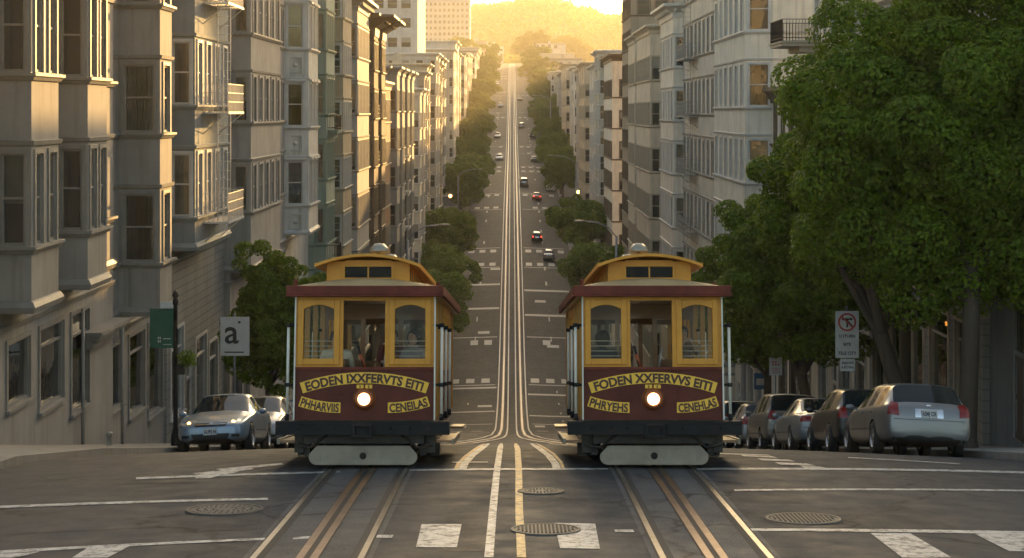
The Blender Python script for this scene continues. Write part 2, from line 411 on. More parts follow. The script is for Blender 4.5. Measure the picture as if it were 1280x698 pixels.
# markings of the far street: crosswalk bars, stop lines, lane dashes
mb = MB()
def bar(x0, x1, y0, y1, mi=0, lift=.035): 
    ym = (y0 + y1) / 2
    for a, b in ((y0, ym), (ym, y1)): mb.quad((x0, a, rz(x0, a) + lift), (x1, a, rz(x1, a) + lift), (x1, b, rz(x1, b) + lift), (x0, b, rz(x0, b) + lift), mi)
rr = random.Random(3)
for b0, b1 in BREAKS + [(150, 160), (268, 276), (395, 402)]:
    for (y, up) in ((b0 - 1.5, -1), (b1 + 1.5, 1)):
        for k in range(9):
            x = -7 + k * 1.75 + (.4 if k > 4 else 0)
            if abs(x + .5) < 1.8: continue
            if rr.random() < .8: bar(x, x + .95, y - 1.2, y + 1.2)
        bar(-7.6, -1.9, y + up * 2.6, y + up * 2.6 + .4); bar(1.9, 8.4, y + up * 2.6, y + up * 2.6 + .4)
for y in list(np.arange(62, 196, 7.5)) + list(np.arange(218, 560, 11)) + list(np.arange(560, 1000, 17)):
    L = 1.3 if y < 200 else 2.6
    if rr.random() < .75: bar(-4.75, -4.6 if y < 250 else -4.5, y, y + L)
    if rr.random() < .75: bar(4.9, 5.05 if y < 250 else 5.15, y, y + L)
for y in (70, 84, 97, 118, 133, 172, 188, 232, 247): bar(1.75, 8.2, y, y + .35 + y * .003); bar(-7.3, -1.75, y + 4, y + 4.35 + y * .003)
for x, y in ((3.0, 104), (-4.0, 126), (3.5, 128), (-3.6, 180), (4.4, 215), (-4.4, 222), (5.8, 178), (3.2, 240), (-3.3, 262)):
    bar(x, x + 1.5, y, y + 1.4)
tag(mb.build('far_road_marking', [M_PWX]), kind='structure')
# asphalt repair patches and seams
mb = MB()
for P in ([(140, 603), (250, 601), (248, 604), (138, 606)], [(0, 668), (290, 655), (290, 656), (0, 669.5)], [(930, 640), (1130, 632), (1200, 662), (985, 662)],
          [(560, 640), (620, 640), (616, 690), (550, 690)], [(895, 618), (1000, 619), (1012, 630), (900, 629)], [(220, 645), (330, 640), (322, 662), (200, 667)]):
    a, b, c_, d = [np.array(gp(*q)) for q in P]
    for i in range(6):
        for j in range(6):
            def pt(u, v):
                p = (a * (1 - u) + b * u) * (1 - v) + (d * (1 - u) + c_ * u) * v
                return (p[0], p[1], float(rz(p[0], p[1])) + .003)
            mb.quad(pt(i / 6, j / 6), pt((i + 1) / 6, j / 6), pt((i + 1) / 6, (j + 1) / 6), pt(i / 6, (j + 1) / 6))
tag(mb.build('asphalt_patch', [M_ASPH2]), kind='structure')
# manhole covers
M_IRON = plain('cast_iron', (.05, .048, .045), .6, .2, .3, 12, .4); M_IRONL = plain('worn_iron', (.085, .08, .07), .55, .3, .25, 12, .4)
for (px, py, rr_, light, lab) in ((281, 638, .48, 0, 'dark round manhole cover in the left lane by the long white line'), (676, 615, .31, 1, 'small pale utility cover beside the yellow centre line'),
                            (682, 663, .40, 1, 'round slotted drain cover over the centre crosswalk block'), (1004, 649.5, .45, 1, 'pale round manhole cover in the right lane')):
    x, y = gp(px, py); g = -(rz(x, y - .5) - rz(x, y + .5)); mb = MB(); mt = M_IRONL if light else M_IRON
    mb.lathe([(0, .013), (rr_ * .86, .013), (rr_ * .87, .006), (rr_ * .91, .006), (rr_ * .92, .015), (rr_, .015), (rr_ * 1.02, -.02)], n=40, smooth=False)
    cover = mb.build('manhole_cover', [mt], loc=(x, y, rz(x, y) + .004)); cover.rotation_euler = (math.atan(g), 0, 0)
    tag(cover, lab, 'manhole cover')
    mb = MB()
    if light and rr_ > .35:
        for k in range(-7, 8):
            xx = k * rr_ * .11; h = math.sqrt(max(0, (rr_ * .8) ** 2 - xx * xx))
            mb.box(xx - .012, xx + .012, -h, h, .0125, .02)
    else:
        for q in range(3, 9, 2):
            for k in range(q * 4): a = 2 * math.pi * k / q / 4; r0 = rr_ * q / 10; mb.box(r0 * math.cos(a) - .012, r0 * math.cos(a) + .012, r0 * math.sin(a) - .012, r0 * math.sin(a) + .012, .0125, .019)
    mb.build('cover_pattern', [M_GROOVE if (light and rr_ > .35) else mt], cover)
# ------------------------------------------------------------------ windows
_wc = {}
M_PANE = plain('far_pane', (.035, .04, .042), .08, 0, .6, .35)
M_PANEL = plain('pale_blind_pane', (.28, .27, .23), .15, 0, .3, .35)
def window_mesh(w, h, var, trim, lod, style):
    w = round(w, 2); h = round(h, 2); key = (w, h, var, trim.name, lod, style)
    if key in _wc: return _wc[key]
    mb = MB(); a = w / 2; g = None
    cw = .11 if style != 'plain' else .05
    if lod < 2:
        mb.box(-a - cw, -a, -.045, .02, -.02, h + cw); mb.box(a, a + cw, -.045, .02, -.02, h + cw)
        mb.box(-a, a, -.045, .02, h, h + cw)
        if style == 'hood': mb.box(-a - .2, a + .2, -.16, .02, h + cw, h + cw + .12)
        mb.box(-a - cw - .05, a + cw + .05, -.12, .12, -.1, -.02)
    f = .055
    mb.box(-a, -a + f, .03, .13, 0, h); mb.box(a - f, a, .03, .13, 0, h)
    mb.box(-a + f, a - f, .03, .13, h - f, h); mb.box(-a + f, a - f, .03, .13, 0, f)
    if style == 'shop':
        if h > 2: mb.box(-a + f, a - f, .04, .12, h * .76, h * .76 + .06)
    else: mb.box(-a + f, a - f, .035, .115, h * .5, h * .5 + .055)
    if style == 'multi':
        mb.box(-.018, .018, .05, .1, f, h - f)
        for k in (.25, .75): mb.box(-a + f, a - f, .05, .1, h * k - .015, h * k + .015)
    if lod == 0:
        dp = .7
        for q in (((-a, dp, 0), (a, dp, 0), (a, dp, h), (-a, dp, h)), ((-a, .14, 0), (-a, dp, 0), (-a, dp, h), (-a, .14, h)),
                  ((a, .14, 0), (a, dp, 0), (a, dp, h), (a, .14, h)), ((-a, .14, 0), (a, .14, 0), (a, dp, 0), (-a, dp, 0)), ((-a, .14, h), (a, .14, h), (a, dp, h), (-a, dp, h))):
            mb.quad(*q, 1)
        def folds(x0, x1, z0, z1, y, mi, amp=.03, n=10):
            xs = np.linspace(x0, x1, n * 2 + 1)
            for i in range(len(xs) - 1):
                ya, yb = y + amp * (i % 2), y + amp * ((i + 1) % 2)
                mb.quad((xs[i], ya, z0), (xs[i + 1], yb, z0), (xs[i + 1], yb, z1), (xs[i], ya, z1), mi)
        if var == 0: folds(-a, a, h * .45, h, .17, 2, 0)
        elif var == 1: folds(-a, -a * .45, 0, h, .2, 2); folds(a * .5, a, 0, h, .2, 2)
        elif var == 2: folds(-a, a, 0, h, .22, 2, .035, 12)
        elif var == 3: folds(-a, a, .0, h, .25, 3, .04, 9)
        elif var == 4: folds(-a, a, h * .12, h, .17, 4, 0)
        gm = MB(); gm.quad((-a + f, .1, h * .5), (a - f, .1, h * .5), (a - f, .1, h - f), (-a + f, .1, h - f))
        gm.quad((-a + f, .115, f), (a - f, .115, f), (a - f, .115, h * .5), (-a + f, .115, h * .5))
        g = gm.mesh('pane', [M_GLASS])
    else:
        mb.quad((-a + f, .1, f), (a - f, .1, f), (a - f, .1, h - f), (-a + f, .1, h - f), 5)
        if var in (0, 4): mb.quad((-a + f, .095, h * .55), (a - f, .095, h * .55), (a - f, .095, h - f), (-a + f, .095, h - f), 6)
    me = mb.mesh('window', [trim, M_DARK, M_CURT, M_CURTD, M_BLIND, M_PANE, M_PANEL])
    _wc[key] = (me, g); return _wc[key]

class Bld:
    def __init__(s, label, side, X, d0, d1, top, wall, trim, zr=0., H=4., wh=2.1, ww=.95, z1=None, bays=(), pitch=1.5, depth=14, lod=0,
                 base=None, basek='shop', cornice=.5, style='case', endw=(), flatw=True, group=None, name='apartment_building', mould=True, bayw=None, cat='building', trimc=None):
        s.s = side; s.X = X; s.d0 = d0; s.d1 = d1; s.lod = lod; s.trim = trim; s.style = style
        g0 = float(gz(d0)); s.R = root(name, (X, d0, g0), label, cat, group); s.o = Vector((X, d0, g0))
        s.nwin = 0; s.rnd = random.Random(int(d0 * 13 + side * 7)); s.depth = depth
        zb = float(min(gz(np.linspace(d0, d1, 9)))) - 1.2
        if z1 is None: z1 = max(float(gz(d0)), float(gz(d1))) + 4.2
        s.z1 = z1; s.top = top
        wallm = wall if isinstance(wall, (list, tuple)) else [wall, wall]
        flat = [(d0, -depth), (d0, 0), (d1, 0), (d1, -depth)]
        up = [(d0, -depth), (d0, 0)]; bays = sorted(bays)
        for (a, b, p, ch) in bays:
            a = max(a, d0 + .02)
            if abs(a - d0) < .05 and ch == 0: up[-1] = (d0, 0)
            up += [(a, 0), (a + ch, p), (b - ch, p), (b, 0)]
        up += [(d1, 0), (d1, -depth)]
        up = [p for i, p in enumerate(up) if i == 0 or (abs(p[0] - up[i - 1][0]) + abs(p[1] - up[i - 1][1])) > .03]
        s.up = up; s.flat = flat
        mb = MB(); rec = .14
        # base
        holes = {1: []}; s.wins = []
        if basek:
            t = d0 + .7
            while t < d1 - 2.2:
                gr = float(min(swz(t, side), swz(t + 2.3, side))); w = s.rnd.choice((1.9, 2.3, 2.3, 1.1))
                zt = z1 - (.9 if lod == 0 else 1.1); door = w < 1.5
                zlo = float(max(swz(t, side), swz(t + w, side))) + (.05 if door else .85)
                if zt - zlo > 5: zt = zlo + 3.1
                if zt - zlo > 1.2: holes[1].append((t, t + w, zlo, zt, 'door' if door else 'shop'))
                t += w + s.rnd.uniform(.6, 1.0)
        s.walls(mb, flat, zb, z1, holes, rec, 1 if basek else 1)
        # upper
        zs = []; k0 = -40
        for k in range(-40, 40):
            z = zr + k * H
            if z > z1 + .45 and z + wh < top - .45: zs.append(z)
        s.zs = zs
        uh = {}
        for i in range(len(up) - 1):
            (ta, oa), (tb, ob) = up[i], up[i + 1]; L = math.hypot(tb - ta, ob - oa); hs = []
            if i == 0 or i == len(up) - 2:
                if i == 0:
                    for (oo, w2) in endw:
                        hs += [(L + oo - w2 / 2, L + oo + w2 / 2, z, z + wh, style) for z in zs]
            else:
                isbay = max(oa, ob) > .05
                if L > .55 and (isbay or (flatw and L > 1.5)):
                    n = max(1, int(L / (pitch if not (isbay and bayw) else bayw[0])))
                    w = min(ww if not (isbay and bayw) else bayw[1], L / n - .24)
                    if n == 1 and L < 1.5: w = min(L - .3, ww)
                    for j in range(n):
                        c = L * (j + .5) / n
                        hs += [(c - w / 2, c + w / 2, z, z + wh, style) for z in zs]
            uh[i] = hs
        s.walls(mb, up, z1, top, uh, rec, 0, local=True)
        # bay soffits, roof
        pl = [s.P(t, o, z1) for t, o in up[1:-1]]; mb.add(pl, [tuple(range(len(pl)))], 0)
        pl = [s.P(t, o, top - .35) for t, o in up]; mb.add(pl, [tuple(range(len(pl)))], 0)
        mb.quad(s.P(d1, -depth, zb), s.P(d0, -depth, zb), s.P(d0, -depth, top), s.P(d1, -depth, top), 0)
        s.mk('wall', mb, wallm)
        # mouldings
        tm = MB()
        if mould:
            for z in zs:
                s.sweep(tm, up, [(0, z - .2), (.05, z - .2), (.1, z - .12), (.14, z - .1), (.14, z - .03), (0, z - .03)])
                if lod == 0: s.sweep(tm, up, [(0, z + wh + .18), (.06, z + wh + .2), (.09, z + wh + .3), (0, z + wh + .32)])
            s.sweep(tm, up, [(0, z1 - .04), (.07, z1 - .04), (.12, z1 + .1), (.05, z1 + .22), (0, z1 + .24)])
            if lod == 0: s.sweep(tm, flat, [(0, z1 - .55), (.05, z1 - .55), (.1, z1 - .42), (0, z1 - .38)])
        if tm.v: s.mk('moulding', tm, [trimc or trim])
        if cornice:
            c = cornice; cm = MB()
            s.sweep(cm, up, [(0, top - .5 - c * .7), (.08, top - .5 - c * .7), (.12, top - .35 - c * .4), (c * .7, top - .3), (c, top - .22), (c, top - .02), (0, top + .02)])
            if lod == 0 or c > .8:
                L0 = 0
                for i in range(1, len(up) - 2):
                    (ta, oa), (tb, ob) = up[i], up[i + 1]; L = math.hypot(tb - ta, ob - oa); n = int(L / .55)
                    if n < 1: continue
                    un = Vector(((tb - ta) / L, (ob - oa) / L)); nn = Vector((-un.y, un.x))
                    for k in range(n):
                        q = Vector((ta, oa)) + un * (L * (k + .5) / n)
                        P8 = []
                        for zz in (top - .62, top - .3):
                            for (al, of) in ((-.08, .02), (.08, .02), (.08, c * .6), (-.08, c * .6)):
                                r_ = q + un * al + nn * of; P8.append(s.P(r_.x, r_.y, zz))
                        cm.add(P8, [(0, 3, 2, 1), (4, 5, 6, 7), (0, 1, 5, 4), (1, 2, 6, 5), (2, 3, 7, 6), (3, 0, 4, 7)])
            s.mk('cornice', cm, [trimc or trim])
        for k in range(2 if lod == 0 else 1):
            rm = MB(); t = s.rnd.uniform(d0 + 1.5, d1 - 1.5); o = -s.rnd.uniform(2.5, 8)
            if lod == 0 or s.rnd.random() < .7:
                a = s.P(t - .6, o - .6, top - .4); b = s.P(t + .6, o + .6, top + s.rnd.uniform(.6, 1.6))
                rm.box(min(a[0], b[0]), max(a[0], b[0]), a[1], b[1], a[2], b[2]); rm.box(min(a[0], b[0]) + .3, max(a[0], b[0]) - .3, a[1] + .3, b[1] - .3, b[2], b[2] + .4)
                s.mk('chimney', rm, [trim])
        s.place()
    def P(s, t, o, z): return (s.X - s.s * o, t, z)
    def mk(s, name, mb, mats):
        me = mb.mesh(name, mats); me.transform(Matrix.Translation(-s.o)); return put(name, me, s.R)
    def walls(s, mb, pts, z0, z1, holes, rec, mi, local=False):
        for i in range(len(pts) - 1):
            (ta, oa), (tb, ob) = pts[i], pts[i + 1]
            A = Vector(s.P(ta, oa, 0)); B = Vector(s.P(tb, ob, 0)); L = (B - A).length
            hs = []
            for h in holes.get(i, []):
                x0, x1 = (h[0] - ta, h[1] - ta) if not local else (h[0], h[1])
                if s.s > 0: x0, x1 = L - x1, L - x0
                hs.append((x0, x1, h[2], h[3], h[4]))
            if s.s > 0: A, B = B, A
            u = (B - A) / L; n = u.cross(Vector((0, 0, 1)))
            xs = sorted({0, L, *[h[0] for h in hs], *[h[1] for h in hs]}); zz = sorted({z0, z1, *[h[2] for h in hs], *[h[3] for h in hs]})
            Q = lambda x, z, d=0: tuple(A + u * x - n * d + Vector((0, 0, z)))
            for a, b in zip(xs[:-1], xs[1:]):
                for c, d in zip(zz[:-1], zz[1:]):
                    cx, cz = (a + b) / 2, (c + d) / 2
                    if any(h[0] < cx < h[1] and h[2] < cz < h[3] for h in hs): continue
                    mb.quad(Q(a, c), Q(b, c), Q(b, d), Q(a, d), mi)
            for (a, b, c, d, k) in hs:
                for (p, q) in (((a, c), (b, c)), ((b, c), (b, d)), ((b, d), (a, d)), ((a, d), (a, c))):
                    mb.quad(Q(*p), Q(*q), Q(*q, rec), Q(*p, rec), mi)
                Mx = Matrix.Identity(4); Mx.col[0][:3] = u; Mx.col[1][:3] = -n; Mx.col[2][:3] = (0, 0, 1)
                Mx.translation = Vector(Q((a + b) / 2, c)) - s.o
                s.wins.append((Mx, b - a, d - c, k))
    def place(s):
        doorN = 0
        s.wins.sort(key=lambda w: w[0].translation.y - w[0].translation.z * .0)
        extra = []
        for (Mx, w, h, k) in s.wins:
            if k == 'door':
                key = ('door', round(w, 2), round(h, 2), s.trim.name)
                if key not in _wc:
                    mb = MB(); a = w / 2
                    hh = min(h, 2.3)
                    mb.box(-a, -a + .08, .02, .14, 0, h); mb.box(a - .08, a, .02, .14, 0, h); mb.box(-a + .08, a - .08, .02, .14, hh - .05, hh + .05)
                    mb.box(-a + .08, a - .08, .06, .11, 0, hh - .05, 1)
                    for zz in (.2, 1.2):
                        mb.box(-a + .2, -a + .24, .045, .062, zz, zz + .85, 0); mb.box(a - .24, a - .2, .045, .062, zz, zz + .85, 0)
                    mb.quad((-a, .1, hh), (a, .1, hh), (a, .1, h), (-a, .1, h), 2)
                    _wc[key] = (mb.mesh('door', [s.trim, plain('door_paint', (.06, .045, .04), .4), M_PANE]), None)
                me, g = _wc[key]; put('door', me, s.R, mtx=Mx); continue
            if s.nwin >= 100: extra.append((Mx, w, h, k)); continue
            s.nwin += 1
            var = s.rnd.choice((0, 1, 2, 2, 1, 3, 4, 4, 5)) if k != 'shop' else s.rnd.choice((5, 5, 3))
            me, g = window_mesh(w, h, var, s.trim, s.lod, k); wo = put('window', me, s.R, mtx=Mx)
            if g: put('pane', g, wo)
        if extra:
            mb = MB()
            for (Mx, w, h, k) in extra:
                me, g = window_mesh(w, h, 5, s.trim, max(1, s.lod), k)
                vs = [Mx @ v.co for v in me.vertices]; mi_ = [p.material_index for p in me.polygons]
                o = len(mb.v); mb.v += [tuple(v) for v in vs]
                for p in me.polygons: mb.f.append(tuple(i + o for i in p.vertices)); mb.m.append(1 if p.material_index >= 5 else 0); mb.sm.append(False)
            o = mb.build('window', [s.trim, M_PANE], s.R); o['kind'] = 'stuff'
    def sweep(s, mb, pts, prof):
        n = len(pts); P = [Vector(p) for p in pts]; rings = []
        for i in range(n):
            d1 = (P[i] - P[i - 1]).normalized() if i else None; d2 = (P[i + 1] - P[i]).normalized() if i < n - 1 else None
            n1 = Vector((-d1.y, d1.x)) if d1 else None; n2 = Vector((-d2.y, d2.x)) if d2 else None
            m = n2 if n1 is None else n1 if n2 is None else (n1 + n2) / max(.25, 1 + n1.dot(n2))
            rings.append([s.P(P[i].x + m.x * of, P[i].y + m.y * of, z) for of, z in prof])
        k = len(prof); vs = [v for r in rings for v in r]; fs = []
        for i in range(n - 1):
            for j in range(k - 1): fs.append((i * k + j, i * k + j + 1, (i + 1) * k + j + 1, (i + 1) * k + j))
        mb.add(vs, fs, 0)
    def fire_escape(s, t0, t1, o, zs, mat, dropto=None, w=.9):
        for z in zs: s.fire_level(t0, t1, o, [z], mat, zs[1] - zs[0], w)
    def fire_level(s, t0, t1, o, zs, mat, HH, w):
        R_ = put('fire_escape', MB().mesh('x', [mat]), s.R); bm = MB(); rl = MB(); ld = MB()
        def bx(m, ta, tb, oa, ob, za, zb):
            a = s.P(ta, oa, za); b = s.P(tb, ob, zb); m.box(min(a[0], b[0]), max(a[0], b[0]), a[1], b[1], za, zb)
        for i, z in enumerate(zs):
            for k in range(int((w) / .11)): bx(bm, t0, t1, o + .05 + k * .11, o + .1 + k * .11, z - .03, z)
            bx(bm, t0, t1, o + w, o + w + .04, z - .08, z + .01)
            for t in (t0, t1 - .04, (t0 + t1) / 2): bx(bm, t, t + .04, o, o + w, z - .08, z - .02)
            for t in (t0 + .02, t1 - .05):   # brackets
                a = s.P(t, o, z - .8); b = s.P(t, o + w, z - .06); bm.tube([a, b], .02, 5)
            for zz in (z + .35, z + .68, z + 1.0):
                bx(rl, t0, t1, o + w, o + w + .025, zz, zz + .03)
                for t in (t0, t1 - .025): bx(rl, t, t + .025, o, o + w, zz, zz + .03)
            for k in range(int((t1 - t0) / .16) + 1): t = t0 + k * .16; bx(rl, t, t + .018, o + w, o + w + .018, z, z + 1.0)
            for k in range(int(w / .18)):
                for t in (t0, t1 - .02): bx(rl, t, t + .02, o + k * .18, o + k * .18 + .018, z, z + 1.0)
            zn = z + HH
            for e in (.0, .45):
                a = s.P(t0 + .5 + e * .2, o + .45 + e, z); b = s.P(t0 + .55 + e * .2, o + .45 + e, zn); ld.tube([a, b], .018, 5)
            n = int((zn - z) / .33)
            for k in range(n):
                zz = z + .2 + k * .33; a = s.P(t0 + .5, o + .45, zz); b = s.P(t0 + .59, o + .9, zz); ld.tube([a, b], .012, 4)
        for m, nm in ((rl, 'railing'), (ld, 'ladder')):
            me = m.mesh(nm, [mat]); me.transform(Matrix.Translation(-s.o)); put(nm, me, R_)
        me = bm.mesh('platform', [mat]); me.transform(Matrix.Translation(-s.o)); old = R_.data; R_.data = me; bpy.data.meshes.remove(old)
    def balcony(s, t0, t1, o, z, w, mat, matslab):
        m = MB(); r = MB()
        def bx(m, ta, tb, oa, ob, za, zb):
            a = s.P(ta, oa, za); b = s.P(tb, ob, zb); m.box(min(a[0], b[0]), max(a[0], b[0]), a[1], b[1], za, zb)
        bx(m, t0, t1, o, o + w, z - .22, z); bx(m, t0 - .06, t1 + .06, o, o + w + .06, z - .08, z - .02); bx(m, t0 + .2, t1 - .2, o, o + w * .6, z - .45, z - .22)
        for zz in (z + .12, z + .9): bx(r, t0, t1, o + w - .04, o + w - .01, zz, zz + .03); bx(r, t0, t0 + .03, o, o + w, zz, zz + .03); bx(r, t1 - .03, t1, o, o + w, zz, zz + .03)
        for k in range(int((t1 - t0) / .13) + 1): bx(r, t0 + k * .13, t0 + k * .13 + .02, o + w - .035, o + w - .015, z, z + .93)
        for k in range(int(w / .13)):
            for t in (t0, t1 - .02): bx(r, t, t + .02, o + k * .13, o + k * .13 + .02, z, z + .93)
        b = s.mk('balcony', m, [matslab]); me = r.mesh('railing', [mat]); me.transform(Matrix.Translation(-s.o)); put('railing', me, b)
    def extra(s, name, mb, mats): return s.mk(name, mb, mats)

# ------------------------------------------------------------------ wall colours
C = lambda n, c, **k: stucco(n, c, **k)
w_b1 = C('taupe_stucco', (.31, .29, .262)); w_b2 = C('greige_stucco', (.31, .29, .262)); w_b3 = C('bluegrey_stucco', (.22, .25, .26))
w_b4 = C('warm_grey_stucco', (.36, .34, .31)); w_b5 = C('white_ornate', (.62, .59, .53)); w_b6 = C('sage_green', (.26, .34, .29))
w_b7 = C('tan_stucco', (.44, .36, .25)); w_b8 = C('pale_grey', (.42, .41, .38)); w_b9 = C('brown_stucco', (.16, .11, .075)); w_b10 = C('red_brick', (.26, .12, .08))
w_b11 = C('grey_render', (.36, .34, .31)); w_cream = C('cream_wall', (.50, .46, .38)); w_white = C('white_clapboard', (.76, .70, .58), clap=.22)
w_wplain = C('white_plaster', (.75, .67, .55)); w_grey = C('grey_plaster', (.62, .55, .45)); w_tan = C('sand_wall', (.62, .53, .40)); w_tower = C('brown_tower', (.33, .26, .19))
w_blue = C('slate_blue', (.15, .18, .20)); w_office = C('office_white', (.55, .53, .49)); w_joint = C('jointed_stone', (.27, .26, .24), joints=.62)
t_taupe = plain('taupe_trim', (.24, .225, .20), .6, 0, .15, 2, .1); t_grey = plain('grey_trim', (.30, .285, .26), .6, 0, .15, 2, .1); t_white = plain('white_trim', (.55, .53, .49), .55, 0, .12, 2, .1)
t_blue = plain('blue_trim', (.24, .27, .27), .6, 0, .12, 2, .1); t_brown = plain('brown_trim', (.13, .09, .06), .6, 0, .2, 2, .1); t_tan = plain('tan_trim', (.42, .36, .27), .6, 0, .15, 2, .1)
t_green = plain('green_trim', (.17, .25, .21), .6, 0, .15, 2, .1)

# ------------------------------------------------------------------ left side, near
b1 = Bld('taupe building with gold lit square bay windows nearest the camera on the left', -1, -11.9, 30, 51.3, 9.2, [w_b1, w_b1], t_taupe, zr=-3.07, H=4.0, wh=2.1, ww=.95, z1=-4.6,
         bays=[(33.4, 35.6, .9, 0), (39.55, 41.9, .85, 0), (44.8, 46.9, .85, 0)], bayw=(.9, .62), flatw=False, pitch=.9, style='case', trimc=t_taupe)
b2 = Bld('taupe building with one deep pale bay and a ledge over its doorway', -1, -12.3, 51.3, 60.8, 9.6, [w_b2, w_b1], t_taupe, zr=-4.68, H=4.05, wh=2.1, ww=.95, z1=-6.35, bays=[(53.75, 55.6, 1.3, 0)], flatw=False, trimc=t_taupe)
b3 = Bld('blue grey building with a white fire escape ladder', -1, -12.2, 60.8, 72.9, 8.8, [w_b3, w_joint], t_white, zr=-3.7, H=3.98, wh=2.2, ww=.62, z1=-4.9, bays=[(61, 68.2, .95, 0)], bayw=(1.75, .85), flatw=False, trimc=t_blue)
b3.fire_escape(62.6, 66.2, .95, [-4.0, 0.0, 4.0], t_white)
b4 = Bld('warm grey building with sunlit tall narrow windows left of the white one', -1, -11.95, 72.9, 90.3, 10, [w_b4, w_b4], t_grey, zr=-4.2, H=3.8, wh=1.9, ww=.6, z1=-6.8, bays=[(73.1, 82.3, .85, 0)], bayw=(1.8, .85), trimc=t_grey)
b5 = Bld('white ornate building with panelled bays above the left kerb tree', -1, -12.2, 90.5, 103, 9.5, [w_b5, w_b5], t_white, zr=-4.9, H=4.15, wh=2.25, ww=.8, z1=-6.5, bays=[(91, 96, 1.4, .35)], bayw=(1.1, .75), style='hood', endw=())
mb = MB()
for z in b5.zs:    # relief panels under the sills
    for (xa, xb) in ((-12.0, -11.2),):
        y = 90.95
        for (za, zb_) in ((z - 1.25, z - .45),):
            mb.box(xa, xb, 90.93, 90.97, za, za + .07); mb.box(xa, xb, 90.93, 90.97, zb_ - .07, zb_); mb.box(xa, xa + .07, 90.93, 90.97, za, zb_); mb.box(xb - .07, xb, 90.93, 90.97, za, zb_)
b6 = Bld('narrow sage green building between the white and the tan one', -1, -11.9, 103, 112.8, 9, [w_b6, w_b6], t_green, zr=-4.0, H=3.9, wh=2.1, bays=[(103.3, 108, .75, 0)], bayw=(1.1, .6), ww=.6)
b6.balcony(104, 106.5, .75, -1.1, .6, M_BLACK, t_green); b6.balcony(104, 106.5, .75, -9.0, .6, M_BLACK, t_green)
b7 = Bld('tan building with white multi pane windows right of the green one', -1, -12.25, 112.9, 119.2, 11, [w_b7, w_b7], t_white, zr=-5.0, H=3.75, wh=1.9, bays=[(113, 118.8, 1.15, 0)], bayw=(1.2, .72), ww=.8, style='multi', trimc=t_tan)
b8 = Bld('pale grey building with pilasters and bracketed top cornice', -1, -12.1, 119.3, 136.6, 8.3, [w_b8, w_b8], t_grey, zr=-4.2, H=4.1, wh=2.1, bays=[(124, 134, .95, .0)], bayw=(1.2, .7), cornice=.7)
b9 = Bld('dark brown building with two far jutting cornices and rounded bays', -1, -12.1, 136.7, 153, 7.8, [w_b9, w_b9], t_brown, zr=-4.4, H=3.9, wh=2.1, bays=[(138, 143, 1.0, .4), (146, 151, 1.0, .4)], bayw=(1.2, .8), cornice=1.7)
b9.fire_escape(143.2, 145.8, 0, [-12.2, -8.3, -4.4, -.5], M_BLACK)
b10 = Bld('low red brick building beside the brown cornices', -1, -11.6, 153, 164, 2.8, [w_b10, w_b10], t_tan, zr=-4.8, H=3.9, wh=2.0, bays=(), ww=.9, pitch=2.2, cornice=.4, lod=1)
b11 = Bld('grey building with stacked boxy balconies before the first side street', -1, -12.0, 164, 197, 4.4, [w_b11, w_b11], t_grey, zr=-3.6, H=3.7, wh=2.0, bays=[(166, 170, .9, 0), (174, 178, .9, 0), (183, 187, .9, 0), (191, 195, .9, 0)], bayw=(1.4, .9), lod=1, cornice=.5)
for z in (-12, -8.3, -4.6): b11.balcony(179, 182, 0, z, 1.3, t_grey, t_white)
# ------------------------------------------------------------------ right side, near
r6 = Bld('slate blue building at the right edge behind the thick tree trunk', 1, 13.5, 37, 48.6, 9, [w_wplain, w_blue], t_blue, zr=-2.4, H=4.0, wh=2.2, z1=-3.9, ww=1.1, pitch=2.6, cornice=.5, basek='shop', trimc=t_white)
r5a = Bld('cream building with tall shadowed openings and an iron railed balcony behind the right trees', 1, 13.3, 48.6, 64, 7, [w_cream, w_joint], t_tan, zr=-4.0, H=3.9, wh=2.2, z1=-5.3, ww=1.0, bays=[(57, 61, .8, .3)], pitch=2.2, style='hood')
r5a.balcony(49.6, 55.6, 0, -4.9, 1.1, M_BLACK, t_tan)
r5b = Bld('white building with an iron balcony high over the tree crowns', 1, 13.3, 64, 76, 9, [w_wplain, w_wplain], t_white, zr=3.0, H=3.9, wh=2.4, ww=1.0, bays=[(66, 69, .7, 0)], pitch=2.0, endw=[(-1.3, .9)])
r5b.balcony(72.6, 76.0, 0, 3.0, 1.9, M_BLACK, t_tan)
r5c = Bld('low building with a small dark cornice tucked against the white clapboard one', 1, 13.3, 76, 87.9, 1.25, [w_wplain, w_wplain], t_brown, zr=-1.6, H=3.9, wh=2.0, ww=.9, pitch=2.2, cornice=.45, endw=[(-.6, .5)])
r4 = Bld('white clapboard building with broad bay and a blank side wall', 1, 13.35, 88, 103, 9.5, [w_white, w_white], t_white, zr=-3.6, H=3.9, wh=2.15, ww=1.05, bays=[(88.05, 102.5, 1.35, .55)], bayw=(2.2, .95), cornice=.7, flatw=False)
r3 = Bld('plain grey building with an iron fire escape zigzag', 1, 12.75, 103, 128, 12.5, [w_grey, w_grey], t_grey, zr=-4.1, H=4.0, wh=2.2, ww=.95, pitch=2.4, cornice=.5, mould=True)
r3.fire_escape(118, 124, 0, [-8.3, -4.3, -.3, 3.7], t_grey)
r2 = Bld('white building with bracketed cornice and stacked bays before the sand coloured one', 1, 13.1, 128, 146, 8.1, [w_wplain, w_wplain], t_white, zr=-4.6, H=4.0, wh=2.2, ww=.75, bays=[(128.1, 140, 1.05, .4)], bayw=(2.2, .95), cornice=.8)
r1 = Bld('sand coloured building with a parapet and dark sash windows beside the brown tower', 1, 12.95, 149, 183.5, 7.6, [w_tan, w_tan], t_tan, zr=-5.2, H=4.0, wh=2.0, ww=1.0, bays=[(149.1, 166, .95, .3), (170, 180, .8, .3)], bayw=(1.5, .9), cornice=.45, lod=1, endw=[(-.9, .9)])
